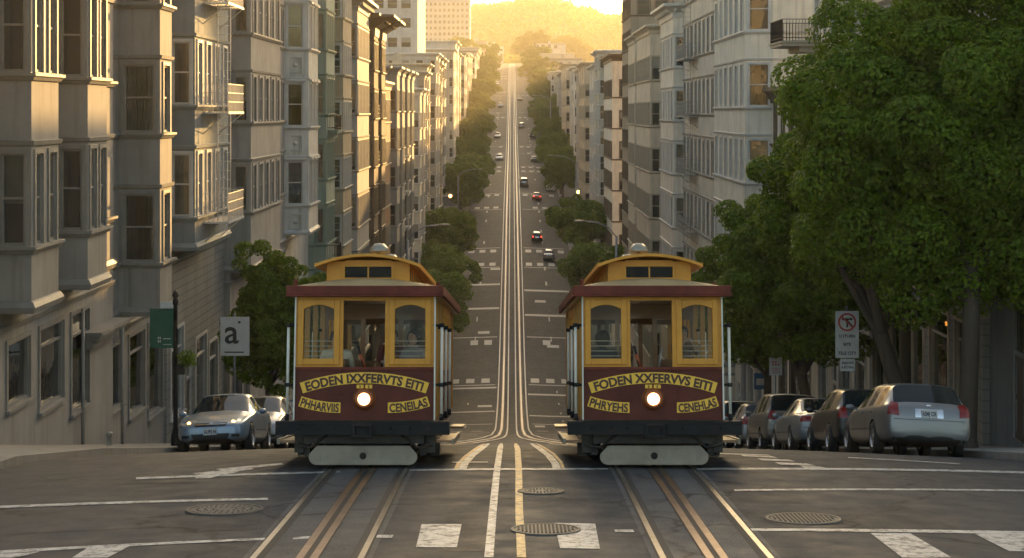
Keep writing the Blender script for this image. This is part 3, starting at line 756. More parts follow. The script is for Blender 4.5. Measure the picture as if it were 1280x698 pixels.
r0 = Bld('narrow low building in the gap before the sand coloured one', 1, 14.0, 146, 149, 2, [w_grey, w_grey], t_grey, lod=1)
rt = Bld('brown high rise tower with horizontal floor bands on the right', 1, 12.7, 184, 198, 32, [w_tower, w_tower], t_brown, zr=-4, H=3.6, wh=2.0, ww=1.2, pitch=1.7, cornice=.2, lod=1, endw=[(-1.4 - 1.9 * k, 1.3) for k in range(5)], name='tower_block')
# ------------------------------------------------------------------ beyond the first side street
lf = [(216, 234, 3.0, w_cream, t_white, 'corner building with parapet just past the first side street on the left'), (234, 248, 5.5, w_b8, t_grey, 'pale grey building second from the first left side street'),
      (248, 262, 7.0, w_tan, t_tan, 'sand building in front of the white office tower'), (262, 280, 9.0, w_cream, t_white, 'cream building right of the white office tower'), (280, 300, 8.0, w_b7, t_tan, 'tan building mid block on the left past the office tower'),
      (300, 325, 9.5, w_b8, t_grey, 'light grey building ending the second left block'), (341, 362, 12.5, w_cream, t_white, 'cream corner building starting the third left block'), (362, 392, 15, w_b5, t_white, 'tall white building in the third left block'),
      (392, 420, 13.5, w_tan, t_tan, 'sand building in the third left block'), (420, 448, 14.5, w_b8, t_grey, 'grey building ending the third left block'), (464, 500, 16, w_cream, t_white, 'cream building starting the fourth left block'),
      (500, 540, 17, w_tan, t_tan, 'sand building in the fourth left block'), (540, 570, 18, w_b5, t_white, 'white building ending the fourth left block'), (586, 640, 21, w_b8, t_grey, 'grey building in the fifth left block'), (640, 690, 24, w_cream, t_white, 'cream building in the fifth left block'),
      (706, 760, 26, w_tan, t_tan, 'sand building in the sixth left block'), (760, 812, 27, w_b5, t_white, 'white building in the sixth left block'), (828, 900, 34, w_cream, t_white, 'cream building near the crest on the left')]
rf = [(216, 236, 7.3, w_wplain, t_brown, 'white building with four rows of wide dark windows past the brown tower'), (236, 252, 8.5, w_cream, t_white, 'cream building behind the one with wide dark windows'), (252, 276, 7.0, w_b5, t_white, 'white building with parapet in the second right block'),
      (276, 300, 8.0, w_tan, t_tan, 'sand building in the second right block'), (300, 325, 7.6, w_cream, t_white, 'cream building ending the second right block'), (341, 372, 9.0, w_b5, t_white, 'white corner building starting the third right block'),
      (372, 410, 10.5, w_tan, t_tan, 'sand building in the third right block'), (410, 448, 9.5, w_b8, t_grey, 'grey building ending the third right block'), (464, 510, 11, w_cream, t_white, 'cream building in the fourth right block'), (510, 570, 12, w_b5, t_white, 'white building in the fourth right block'),
      (586, 640, 15, w_tan, t_tan, 'sand building in the fifth right block'), (640, 690, 20, w_b8, t_grey, 'grey building in the fifth right block'), (706, 812, 24, w_cream, t_white, 'long cream building in the sixth right block'), (828, 900, 33, w_b5, t_white, 'white building near the crest on the right')]
for side, lst in ((-1, lf), (1, rf)):
    for i, (a, b, tp, wm, tm_, lab) in enumerate(lst):
        X = side * (12.6 + (i % 3) * .35); L = b - a; n = max(1, int(L / (7 if a < 300 else 12))); bays = []
        if not (side > 0 and i == 0):
            bays = [(a + .2 + L * k / n, a + L * (k + .62) / n, 1.0, .35) for k in range(n)]
        big = side > 0 and i == 0
        Bld(lab, side, X, a, b, tp, [wm, wm], tm_, zr=-2.0 + (i % 2), H=3.5 if not big else 3.9, wh=1.9 if not big else 2.1, ww=1.0, bays=bays, bayw=(1.8 if a < 300 else 3.2, 1.1 if a < 300 else 1.8), pitch=1.9 if a < 300 else 4.5, lod=2 if a > 300 else 1,
            cornice=.6, endw=[(-1.5 - 2.1 * k, 1.1) for k in range(5)] if a < 400 else [(-2.0 - 3 * k, 1.5) for k in range(3)], mould=True, depth=13)
tw = Bld('tall white office tower with rows of paired windows above the red brick building', -1, -14.6, 266, 290, 30, [w_office, w_office], t_grey, zr=-2.0, H=3.0, wh=1.5, ww=1.6, pitch=2.4, depth=20, cornice=0, lod=2, mould=False, endw=[(-1.8 - 2.1 * k, 1.5) for k in range(6)], flatw=False, name='office_tower', cat='tower', style='plain')
t2 = Bld('distant beige apartment tower with a grid of small windows in the haze', -1, -21.5, 880, 900, 68, [w_office, w_office], t_tan, zr=33, H=3.05, wh=1.5, ww=1.3, pitch=3, depth=26, cornice=.4, lod=2, mould=False, endw=[(-1.6 - 2.3 * k, 1.25) for k in range(10)], flatw=False, name='apartment_tower', cat='tower', style='plain')

# ------------------------------------------------------------------ people
M_SKIN = plain('skin', (.42, .25, .17), .55, 0, .08, 8)
M_HAIRD = plain('dark_hair', (.02, .014, .01), .6, 0, .2, 20)
def person(parent_m, loc, rotz, pose, shirt, trousers, hair, label, group=None, scale=1.0):
    """one continuous skinned body; pose is 'sit', 'stand', 'hold' (standing, hands raised) or 'grip' (leaning, hands on levers)"""
    sit = pose == 'sit'; hz = .50 if sit else .94; J = {}
    lean = .10 if pose == 'grip' else .03
    J['pel'] = (0, 0, hz); J['bel'] = (0, -lean * .3, hz + .17); J['chest'] = (0, -lean, hz + .36); J['neck'] = (0, -lean, hz + .52)
    J['jaw'] = (0, -lean - .02, hz + .60); J['head'] = (0, -lean - .015, hz + .69); J['top'] = (0, -lean, hz + .76)
    for s, n in ((-1, 'l'), (1, 'r')):
        J['sh' + n] = (s * .19, -lean, hz + .46)
        if pose == 'hold': J['el' + n] = (s * .24, -lean - .16, hz + .26); J['wr' + n] = (s * .09, -lean - .30, hz + .47); J['ha' + n] = (s * .04, -lean - .32, hz + .54)
        elif pose == 'grip': J['el' + n] = (s * .27, -lean - .12, hz + .22); J['wr' + n] = (s * .16, -lean - .36, hz + .18); J['ha' + n] = (s * .13, -lean - .43, hz + .17)
        elif sit: J['el' + n] = (s * .25, -lean - .02, hz + .20); J['wr' + n] = (s * .14, -lean - .24, hz + .12); J['ha' + n] = (s * .11, -lean - .31, hz + .11)
        else: J['el' + n] = (s * .25, 0, hz + .20); J['wr' + n] = (s * .27, -.06, hz - .04); J['ha' + n] = (s * .27, -.08, hz - .12)
        if sit: J['hip' + n] = (s * .09, -.04, hz - .02); J['kn' + n] = (s * .12, -.44, hz + .01); J['an' + n] = (s * .12, -.46, .09); J['toe' + n] = (s * .13, -.60, .05)
        else: J['hip' + n] = (s * .09, 0, hz - .06); J['kn' + n] = (s * .11, -.02, .50); J['an' + n] = (s * .12, .02, .09); J['toe' + n] = (s * .13, -.13, .05)
    rad = dict(pel=.145, bel=.13, chest=.155, neck=.055, jaw=.078, head=.10, top=.075)
    for n in 'lr': rad.update({'sh' + n: .068, 'el' + n: .045, 'wr' + n: .03, 'ha' + n: .036, 'hip' + n: .09, 'kn' + n: .062, 'an' + n: .042, 'toe' + n: .035})
    E = [('pel', 'bel'), ('bel', 'chest'), ('chest', 'neck'), ('neck', 'jaw'), ('jaw', 'head'), ('head', 'top')]
    for n in 'lr': E += [('chest', 'sh' + n), ('sh' + n, 'el' + n), ('el' + n, 'wr' + n), ('wr' + n, 'ha' + n), ('pel', 'hip' + n), ('hip' + n, 'kn' + n), ('kn' + n, 'an' + n), ('an' + n, 'toe' + n)]
    part = {}
    for k, r_ in list(rad.items()): part[k] = 2 if k in ('jaw', 'head', 'top') or k[:2] in ('ha', 'wr') else 1 if k[:2] in ('hi', 'kn', 'an', 'to') or k == 'pel' else 0
    # fingers: four and a thumb per hand
    for s, n in ((-1, 'l'), (1, 'r')):
        h = Vector(J['ha' + n]); d = (h - Vector(J['wr' + n])).normalized(); side = Vector((1, 0, 0)) if abs(d.x) < .8 else Vector((0, 1, 0))
        for k in range(4):
            a = h + side * (k - 1.5) * .019 + d * .015; L = (.06, .072, .068, .05)[k]
            J['f%d%s' % (k, n)] = tuple(a + d * L * .6 + Vector((0, 0, -.008))); J['g%d%s' % (k, n)] = tuple(a + d * L + Vector((0, -.005, -.03)))
            E += [('ha' + n, 'f%d%s' % (k, n)), ('f%d%s' % (k, n), 'g%d%s' % (k, n))]; rad['f%d%s' % (k, n)] = rad['g%d%s' % (k, n)] = .0085; part['f%d%s' % (k, n)] = part['g%d%s' % (k, n)] = 2
        J['th' + n] = tuple(h - side * s * .04 + d * .02); E.append(('ha' + n, 'th' + n)); rad['th' + n] = .010; part['th' + n] = 2
    keys = list(J); ix = {k: i for i, k in enumerate(keys)}
    me = bpy.data.meshes.new('body'); me.from_pydata([J[k] for k in keys], [(ix[a], ix[b]) for a, b in E], [])
    o = put('person', me); sm = o.modifiers.new('s', 'SKIN'); sm.use_smooth_shade = True; ss = o.modifiers.new('u', 'SUBSURF'); ss.levels = ss.render_levels = 2
    for i, k in enumerate(keys): v = me.skin_vertices[0].data[i]; v.radius = (rad[k] * (1.25 if k in ('chest', 'bel', 'pel') else 1), rad[k] * (.82 if k in ('chest', 'bel', 'pel') else 1)); v.use_root = (k == 'pel')
    nm = eval_mesh(o, 'person'); o.modifiers.clear(); o.data = nm
    for m in (shirt, trousers, M_SKIN): nm.materials.append(m)
    P = np.array([J[k] for k in keys]); pt = np.array([part[k] for k in keys]); mids = []; mp = []
    for a, b in E:
        for t in (0, .25, .5, .75, 1): mids.append(P[ix[a]] * (1 - t) + P[ix[b]] * t); mp.append(part[b] if t > .3 else part[a] if part[a] != 1 or part[b] == 1 else part[b])
    mids = np.array(mids); mp = np.array(mp)
    for p in nm.polygons: p.material_index = int(mp[np.argmin(((mids - np.array(p.center)) ** 2).sum(1))]); p.use_smooth = True
    hd = Vector(J['head'])
    # nose, ears, eyes welded in as small forms of the same mesh
    bmh = bmesh.new(); bmh.from_mesh(nm)
    for c, sx in (((0, -.105, -.005), (.012, .02, .022)), ((-.1, 0, 0), (.012, .02, .03)), ((.1, 0, 0), (.012, .02, .03))):
        r_ = bmesh.ops.create_icosphere(bmh, subdivisions=2, radius=1, matrix=Matrix.Translation(hd + Vector(c)) @ Matrix.Diagonal((*sx, 1)))
        for f in {f for v in r_['verts'] for f in v.link_faces}: f.material_index = 2; f.smooth = True
    bmh.to_mesh(nm); bmh.free()
    hb = MB(); prof = [(0.0, .125), (.05, .115), (.09, .08), (.112, .03), (.115, -.03), (.10, -.09 if hair != 'short' else -.04), (.085, -.12 if hair != 'short' else -.05)]
    hb.lathe(prof, 'z', (0, .022, 0), 20); hb.v = [(x, y if y > -.055 else -.055 + (y + .055) * .35 + (.05 if z < .03 else 0), z) for x, y, z in hb.v]
    h = hb.build('hair', [M_HAIRD], o, loc=hd)
    em = MB()
    for s in (-1, 1): em.lathe([(0, -.006), (.011, 0), (0, .006)], 'y', (s * .034, -.094, .012), 10)
    em.box(-.025, .025, -.1, -.094, -.058, -.05); em.build('facial_features', [M_HAIRD], o, loc=hd)
    o.matrix_world = parent_m @ Matrix.Translation(loc) @ Matrix.Rotation(rotz, 4, 'Z') @ Matrix.Diagonal((scale, scale, scale, 1))
    return tag(o, label, 'person', group)

# ------------------------------------------------------------------ cable cars
M_MUST = plain('mustard_paint', (.66, .29, .04), .45, 0, .13, 3, .08, .0, .3); M_MUSTD = plain('mustard_paint_edge', (.45, .21, .03), .4, 0, .12, 3, .08)
M_MAR = plain('maroon_paint', (.105, .020, .012), .5, 0, .3, 2.5, .06, 0, .25); M_FASC = plain('red_brown_fascia', (.15, .033, .02), .65, 0, .3, 4, .15, 0, .25)
M_BAN = plain('banner_yellow', (.92, .52, .045), .4, 0, .08, 5, .05); M_LET = plain('letter_maroon', (.06, .015, .008), .5)
M_PLOW = plain('plow_cream', (.25, .21, .155), .5, 0, .22, 4, .15); M_POLE = plain('pole_white', (.66, .63, .55), .35, 0, .12, 4)
M_CANV = plain('roof_canvas', (.36, .25, .12), .75, 0, .15, 3, .2); M_WOOD = plain('varnished_wood', (.22, .10, .035), .35, 0, .3, 2, .1, .3)
M_BRASS = plain('brass', (.55, .28, .08), .3, .9, .15); M_LAMP = emit('headlamp_glow', (1, .74, .40), 3.6); M_DOME = plain('vent_dome', (.30, .28, .22), .35, .5, .15)
M_STEELD = plain('dark_steel', (.035, .032, .03), .5, .5, .4, 6, .2)
def arc_pts(x, z, Rr): a = x / Rr; return math.sin(a) * (Rr + z), math.cos(a) * (Rr + z) - Rr
def banner(parent, txt, cx, cz, width, h, Rr, rot, y=-.012, name='banner', th=.62, bold=.012, split=None):
    mb = MB(); n = 26; c, s_ = math.cos(rot), math.sin(rot)
    def T(x, z):
        X, Z = arc_pts(x, z, Rr); return (cx + X * c - Z * s_, cz + X * s_ + Z * c)
    top = [T(-width / 2 + width * i / n, h / 2) for i in range(n + 1)]; bot = [T(-width / 2 + width * i / n, -h / 2) for i in range(n + 1)]
    for i in range(n):
        a, b, d, e = bot[i], bot[i + 1], top[i + 1], top[i]
        mb.quad((a[0], y, a[1]), (b[0], y, b[1]), (d[0], y, d[1]), (e[0], y, e[1])); mb.quad((a[0], y + .012, a[1]), (b[0], y + .012, b[1]), (b[0], y, b[1]), (a[0], y, a[1])); mb.quad((e[0], y, e[1]), (d[0], y, d[1]), (d[0], y + .012, d[1]), (e[0], y + .012, e[1]))
    for p, q in ((bot[0], top[0]), (bot[-1], top[-1])): mb.quad((p[0], y, p[1]), (q[0], y, q[1]), (q[0], y + .012, q[1]), (p[0], y + .012, p[1]))
    b = mb.build(name, [M_BAN], parent)
    vs, fs = text_mb(txt, h * th, 0, bold); xs = [v[0] for v in vs]; k = width * .93 / (max(xs) - min(xs)); mid = (max(xs) + min(xs)) / 2
    if width > 1: pass
    m2 = MB(); m2.add([(lambda q: (q[0], y - .003, q[1]))(T((v[0] - mid) * k, v[2])) for v in vs], fs); m2.build('lettering', [M_LET], b)
    return b
def cable_car(cx, label, texts, seatspec, name='cable_car'):
    z0 = float(rz(cx, 25.7)) + .0; pitch = -math.atan(.150)
    t = root(name, (cx, 25.7, z0), label, 'cable car', 'twin cable cars', rot=(pitch, 0, 0)); L = 8.3
    # front: maroon dash with seams
    mb = MB()
    for a, b in ((-1.05, -.375), (-.372, .372), (.375, 1.05)): mb.box(a, b, 0, .05, .71, 1.455)
    for x in (-1.02, 1.02, -.40, -.34, .34, .40):
        for k in range(9): mb.lathe([(0, -.007), (.007, -.005), (.009, 0)], 'y', (x, 0, .76 + k * .083), 8)
    mb.build('dash_panel', [M_MAR], t)
    mb = MB(); mb.box(-1.06, 1.06, -.03, .06, 1.455, 1.495); mb.build('dash_rail', [M_FASC], t)
    # mustard front frame with two arched windows and the open centre
    mb = MB(); W_ = ((-.93, -.47), (.45, .91)); zb, zt, zf = 1.62, 2.36, 2.55
    cols = [(-1.06, W_[0][0]), (W_[0][1], -.33), (.30, W_[1][0]), (W_[1][1], 1.06)]
    for a, b in cols: mb.box(a, b, 0, .06, 1.495, zf)
    for a, b in W_: mb.box(a, b, 0, .06, 1.495, zb)
    mb.box(-.33, .30, 0, .06, 2.49, zf)
    for a, b in W_:      # arched heads
        c = (a + b) / 2; hw = (b - a) / 2; pts = []
        for i in range(13): u = -1 + 2 * i / 12; pts.append((c + u * hw, zt + .065 * (1 - u * u) - .0))
        mb.prism([(b, zf)] + [(a, zf)] + pts, 0, .06, 'y')
    mb.build('front_frame', [M_MUST], t, bevel=.006)
    for a, b in W_:      # raised sash panels
        mb = MB(); A, B = a - .085, b + .085
        c = (a + b) / 2; hw = (b - a) / 2; pts = [(c + (-1 + i / 6) * hw, zt + .065 * (1 - (-1 + i / 6) ** 2)) for i in range(13)]
        mb.box(A, a, -.028, 0, 1.53, 2.50); mb.box(b, B, -.028, 0, 1.53, 2.50); mb.box(a, b, -.028, 0, 1.53, 1.62)
        mb.prism([(b, 2.50), (a, 2.50)] + pts, -.028, 0, 'y')
        sash = mb.build('window_sash', [M_MUST], t, bevel=.008)
        gm = MB(); gm.quad((a, .03, 1.61), (b, .03, 1.61), (b, .03, 2.43), (a, .03, 2.43)); gm.build('window_pane', [M_GLASSC], sash)
        bm = MB()
        for k in range(4): bm.tube([(a, .075, 1.66 + k * .075), (b, .075, 1.66 + k * .075)], .006, 6)
        bm.build('window_guard', [M_POLE], sash)
    mb = MB()
    for x in (-1.065, 1.045): mb.box(x, x + .022, -.035, 0, .71, 2.55)
    mb.build('corner_strip', [M_POLE], t)
    # fascia round the roof
    mb = MB(); e = 1.185
    mb.box(-e, e, -.16, -.11, 2.57, 2.71); mb.box(-e, e, L + .1, L + .15, 2.57, 2.71); mb.box(-e, -e + .05, -.11, L + .1, 2.57, 2.71); mb.box(e - .05, e, -.11, L + .1, 2.57, 2.71)
    mb.box(-e - .015, e + .015, -.175, -.1, 2.545, 2.57)
    mb.build('fascia', [M_FASC], t, bevel=.01)
    mb = MB(); mb.box(-e + .05, e - .05, -.1, L + .1, 2.55, 2.585); mb.build('ceiling', [M_WOOD], t)
    # lower roof with a bonnet at each end
    mb = MB(); nx, ny = 16, 24
    def rf_(u, v):
        x = u * 1.15; y = -.12 + v * (L + .24); end = min(1, min(y + .12, L + .12 - y) / .55); end = math.sqrt(max(0, 1 - (1 - end) ** 2))
        return (x, y, 2.70 + .15 * (1 - u * u) * end)
    ysn = [0, .01, .025, .045, .07] + [.07 + .86 * i / 14 for i in range(1, 14)] + [.93, .955, .975, .99, 1]
    vs = [rf_(-1 + 2 * i / nx, v) for v in ysn for i in range(nx + 1)]
    mb.add(vs, [(j * (nx + 1) + i, j * (nx + 1) + i + 1, (j + 1) * (nx + 1) + i + 1, (j + 1) * (nx + 1) + i) for j in range(len(ysn) - 1) for i in range(nx)], 0, True)
    mb.build('roof', [M_CANV], t)
    # clerestory
    mb = MB(); y0, y1 = .42, 6.6; zc0, zc1 = 2.72, 3.06; cw = .64
    mb.box(-cw, -.36, y0, y0 + .05, zc0, zc1 + .05); mb.box(.36, cw, y0, y0 + .05, zc0, zc1 + .05); mb.box(-.36, .36, y0, y0 + .05, zc0, 2.86); mb.box(-.36, .36, y0, y0 + .05, 3.03, 3.13); mb.box(-.012, .012, y0, y0 + .05, 2.86, 3.03)
    mb.box(-cw, cw, y1 - .05, y1, zc0, zc1 + .08)
    for k in range(-3, 4):
        if abs(k) > 1: mb.box(k * .205 - .01, k * .205 + .01, y0 - .012, y0, zc0, zc1 + .02)
    mb.box(-.39, .39, y0 - .015, y0, 2.835, 2.86); mb.box(-.39, .39, y0 - .015, y0, 3.03, 3.05); mb.box(-.39, -.36, y0 - .015, y0, 2.86, 3.03); mb.box(.36, .39, y0 - .015, y0, 2.86, 3.03)
    for s in (-1, 1):
        xa, xb = sorted((s * cw, s * (cw - .04))); mb.box(xa, xb, y0 + .05, y1 - .05, zc0, 2.82); mb.box(xa, xb, y0 + .05, y1 - .05, 3.02, zc1)
        for k in range(12): y = y0 + .05 + k * (y1 - y0 - .15) / 11; mb.box(xa, xb, y, y + .06, 2.82, 3.02)
    cl = mb.build('clerestory', [M_MUST], t)
    gm = MB(); gm.box(-.35, .35, y0 + .02, y0 + .028, 2.865, 3.025); gm.build('window_pane', [glass('dusty_glass', (.42, .36, .24), 0, .3, .3)], cl)
    for s in (-1, 1): gm = MB(); gm.box(*sorted((s * (cw - .025), s * (cw - .02))), y0 + .1, y1 - .1, 2.82, 3.02); gm.build('window_pane', [MATS['dusty_glass']], cl)
    mb = MB(); nx = 20; hw = .785; Y0, Y1 = y0 - .22, y1 + .2
    top = lambda u: 3.065 + .155 * (1 - u * u)
    for (ya, yb) in ((Y0, Y1),):
        for i in range(nx):
            u0, u1 = -1 + 2 * i / nx, -1 + 2 * (i + 1) / nx; a0, a1 = u0 * hw, u1 * hw
            mb.add([(a0, ya, top(u0)), (a1, ya, top(u1)), (a1, yb, top(u1)), (a0, yb, top(u0)), (a0, ya, top(u0) - .045), (a1, ya, top(u1) - .045), (a1, yb, top(u1) - .045), (a0, yb, top(u0) - .045)],
                   [(0, 1, 2, 3), (7, 6, 5, 4)], 0, True)
            mb.add([(a0, ya, top(u0)), (a1, ya, top(u1)), (a1, ya, top(u1) - .045), (a0, ya, top(u0) - .045)], [(3, 2, 1, 0)]); mb.add([(a0, yb, top(u0)), (a1, yb, top(u1)), (a1, yb, top(u1) - .045), (a0, yb, top(u0) - .045)], [(0, 1, 2, 3)])
    for s in (-1, 1): mb.box(*sorted((s * hw, s * (hw + .02))), Y0 - .005, Y1 + .005, 3.01, 3.075)
    mb.build('clerestory_roof', [M_MUST], t)
    for y in (2.6, 5.4):
        mb = MB(); mb.lathe([(0, 3.15), (.05, 3.15), (.05, 3.38), (.10, 3.38), (.165, 3.40), (.17, 3.42), (.14, 3.48), (.08, 3.54), (0, 3.55)], 'z', (0, y, .0), 24); mb.build('roof_vent', [M_DOME], t)
    for (x, y) in ((-1.06, -.02), (1.06, .9), (1.06, 2.2), (.95, 3.4), (-1.06, 2.2)):
        mb = MB(); mb.lathe([(.025, 2.69), (.028, 2.73), (.022, 2.76), (.036, 2.78), (.03, 2.81), (0, 2.82)], 'z', (x, y, 0), 14); mb.build('roof_knob', [M_FASC], t)
    # floor, benches, posts
    mb = MB(); mb.box(-1.04, 1.04, .06, L, .66, .71); mb.build('floor', [M_WOOD], t)
    for s in (-1, 1):
        mb = MB(); mb.box(*sorted((s * .36, s * .84)), .55, 3.25, 1.10, 1.15); mb.box(*sorted((s * .36, s * .41)), .55, 3.25, 1.15, 1.62)
        for k in range(4): mb.box(*sorted((s * .45, s * .78)), .6 + k * .86, .65 + k * .86, .71, 1.10)
        mb.build('bench', [M_WOOD], t)
        for y in (.07, 1.15, 2.25, 3.35):
            mb = MB(); mb.box(*sorted((s * .97, s * 1.05)), y, y + .08, .71, 2.56); mb.build('post', [M_MUSTD], t)
        # rear closed saloon
        mb = MB(); xa, xb = sorted((s * 1.0, s * 1.05))
        mb.box(xa, xb, 3.45, 6.7, .71, 1.45, 1); mb.box(xa, xb, 3.45, 6.7, 1.45, 1.55); mb.box(xa, xb, 3.45, 6.7, 2.38, 2.56)
        for k in range(6): y = 3.45 + k * .63; mb.box(xa, xb, y, y + .1, 1.55, 2.38)
        sd = mb.build('side_panel', [M_MUST, M_MAR], t); gm = MB(); gm.box(*sorted((s * 1.02, s * 1.035)), 3.5, 6.65, 1.90, 1.93); gm.build('window_bar', [M_MUSTD], sd)
        for y in (7.4, 8.2): mb = MB(); mb.box(*sorted((s * .97, s * 1.05)), y, y + .07, .71, 2.56); mb.build('post', [M_MUSTD], t)
        # running board
        mb = MB(); mb.box(*sorted((s * 1.03, s * 1.33)), .35, 3.3, .36, .40); mb.box(*sorted((s * 1.3, s * 1.345)), .33, 3.32, .34, .42, 1)
        for y in (.5, 1.8, 3.1): mb.box(*sorted((s * 1.05, s * 1.10)), y, y + .05, .36, .70)
        mb.box(*sorted((s * 1.06, s * 1.30)), 6.8, 8.2, .36, .40)
        mb.build('running_board', [M_WOOD, M_PLOW], t)
        for y in (.02, 1.6, 3.3):
            mb = MB(); x = s * 1.16; mb.tube([(x, y, .78), (x, y, 2.12)], .022, 12)
            p = mb.build('grab_pole', [M_POLE], t); mb = MB()
            for z in (1.23, 2.12):
                mb.tube([(s * 1.02, y, z), (s * 1.19, y, z)], .022, 8); mb.lathe([(.036, z - .03), (.04, z), (.036, z + .03)], 'z', (x, y, 0), 12)
            mb.tube([(x, y, .70), (x, y, .80)], .032, 10); mb.build('bracket', [M_BLACK], p)
    for y in (3.38, 6.72):
        mb = MB()
        for a, b in ((-1.0, -.92), (-.36, -.28), (.28, .36), (.92, 1.0)): mb.box(a, b, y, y + .05, .71, 2.56)
        for a, b in ((-.92, -.36), (.36, .92)): mb.box(a, b, y, y + .05, .71, 1.5); mb.box(a, b, y, y + .05, 2.3, 2.56)
        mb.box(-.28, .28, y, y + .05, 2.32, 2.56); bh = mb.build('bulkhead', [M_WOOD], t)
        for a, b in ((-.92, -.36), (.36, .92)): gm = MB(); gm.quad((a, y + .02, 1.5), (b, y + .02, 1.5), (b, y + .02, 2.3), (a, y + .02, 2.3)); gm.build('window_pane', [M_GLASSC], bh)
    # bumper, coupler, truck, plow
    mb = MB(); mb.box(-1.29, 1.29, -.30, -.02, .50, .70); mb.box(-1.29, 1.29, -.31, -.30, .655, .66)
    for x in (-.95, -.65, -.4, .42, .7, .98): mb.lathe([(0, -.322), (.018, -.318), (.02, -.30)], 'y', (x, 0, .6), 8)
    mb.build('bumper', [M_BLACK], t, bevel=.012)
    mb = MB(); mb.box(-.15, .15, -.37, -.30, .46, .50); mb.box(-.15, .15, -.37, -.30, .62, .66); mb.box(-.15, -.10, -.37, -.30, .50, .62); mb.box(.10, .15, -.37, -.30, .50, .62); mb.box(-.10, .10, -.33, -.305, .50, .62, 1); mb.build('coupler', [M_BLACK, M_DARK], t, bevel=.006)
    mb = MB()
    for s in (-1, 1): mb.box(*sorted((s * .55, s * .63)), .1, 8.1, .40, .60); mb.box(*sorted((s * .83, s * .92)), .25, 3.0, .18, .46); mb.box(*sorted((s * .83, s * .92)), 5.2, 8.0, .18, .46)
    mb.box(-.9, .9, .05, .15, .36, .52); mb.box(-.7, .7, .9, 1.1, .3, .5); mb.box(-.35, .35, 1.4, 2.6, .15, .5)
    for s in (-1, 1):
        for k in range(3):
            zc, pts = .3, []
            for i in range(33): a = i * .78; pts.append((s * .97 + .05 * math.cos(a), .55 + k * .9 + .05 * math.sin(a), .18 + .26 * i / 32))
            mb.tube(pts, .013, 6)
        mb.tube([(s * .55, .02, .5), (s * .8, .06, .3), (s * 1.02, .1, .34)], .022, 8); mb.box(*sorted((s * .92, s * 1.06)), .2, .5, .22, .5); mb.box(*sorted((s * .95, s * 1.1)), .9, 1.2, .14, .42)
    mb.box(-1.0, 1.0, .06, 8.2, .56, .66); mb.build('truck_frame', [M_STEELD], t)
    for y in (.95, 2.35, 5.9, 7.3):
        for s in (-1, 1):
            mb = MB(); mb.lathe([(.0, .52), (.10, .52), (.13, .535), (.27, .535), (.30, .52), (.335, .50), (.335, .60), (.30, .61), (.27, .59), (.12, .59), (.10, .63), (0, .63)], 'x', (0, y, .335), 28)
            if s < 0: mb.v = [(-a, b, c) for a, b, c in mb.v]
            mb.build('wheel', [M_STEELD], t)
    mb = MB(); pts = []; hw = .79
    for i in range(9): a = -math.pi / 2 + math.pi * i / 8 * .62; pts.append((hw - .10 + .12 * math.cos(a), .17 + .12 * math.sin(a)))
    pts += [(hw - .10, .335)]; pts = pts + [(-x, z) for x, z in reversed(pts)]
    mb.prism([(x, z) for x, z in pts], -.11, -.06, 'y'); mb.box(-.70, .70, -.06, .02, .30, .335)
    pl = mb.build('plow', [M_PLOW], t, bevel=.012)
    mb = MB(); mb.lathe([(0, -.113), (.045, -.113), (.052, -.11)], 'y', (0, 0, .185), 20); mb.build('plow_hole', [M_DARK], pl)
    mb = MB()
    for s in (-1, 1): mb.lathe([(.022, -.113), (.03, -.116), (.036, -.11)], 'y', (s * .66, 0, .14), 14)
    mb.build('bolt', [M_PLOW], pl)
    # headlamp
    mb = MB(); mb.lathe([(.087, -.08), (.10, -.105), (.12, -.108), (.145, -.09), (.150, -.05), (.165, -.01), (.175, 0)], 'y', (0, 0, 1.02), 36); hl = mb.build('headlamp', [plain('lamp_ring', (.30, .09, .03), .35, .3)], t)
    mb = MB(); mb.lathe([(0, -.108), (.05, -.106), (.086, -.095), (.088, -.05)], 'y', (0, 0, 1.02), 32); mb.build('lens', [M_LAMP], hl)
    # banners and numbers
    banner(t, texts[0], 0, 1.335, 1.93, .165, 3.0, 0, th=.80, bold=.007)
    banner(t, texts[1], -.665, .915, .62, .155, -1.9, math.radians(-9), th=.80, bold=.006); banner(t, texts[2], .665, .915, .62, .155, -1.9, math.radians(9), th=.80, bold=.006)
    for s, ch in ((-1, texts[3][0]), (1, texts[3][1])):
        mb = MB(); mb.box(s * .065 - .052, s * .065 + .052, -.012, 0, 1.178, 1.232); nb = mb.build('number_plate', [M_BAN], t)
        vs, fs = text_mb(ch, .036, 0, .002, 1.25); m2 = MB(); m2.add([(s * .065 + v[0], -.015, 1.205 + v[2]) for v in vs], fs); m2.build('numeral', [M_LET], nb)
    # grip lever and controls in the open centre
    mb = MB(); mb.tube([(.1, 1.5, .7), (-.13, 1.15, 1.55), (-.2, 1.05, 1.82)], .02, 8); gl = mb.build('grip_lever', [M_STEELD], t); mb = MB(); mb.tube([(-.09, 1.2, 1.44), (-.17, 1.1, 1.7)], .027, 8); mb.build('handle', [plain('orange_grip', (.6, .13, .04), .4)], gl)
    mb = MB(); mb.tube([(.12, 1.5, .7), (.2, 1.2, 1.5), (.24, 1.15, 1.8)], .016, 8); mb.build('brake_lever', [M_GALV], t)
    mb = MB(); mb.box(-.3, .28, 2.2, 2.5, .71, 1.42); mb.build('grip_housing', [M_WOOD], t)
    Mw = Matrix.Translation((cx, 25.7, z0)) @ Matrix.Rotation(pitch, 4, 'X')
    for sp in seatspec: person(Mw, *sp)
    return t
cloth = lambda n, c: plain(n, c, .85, 0, .15, 6, .1)
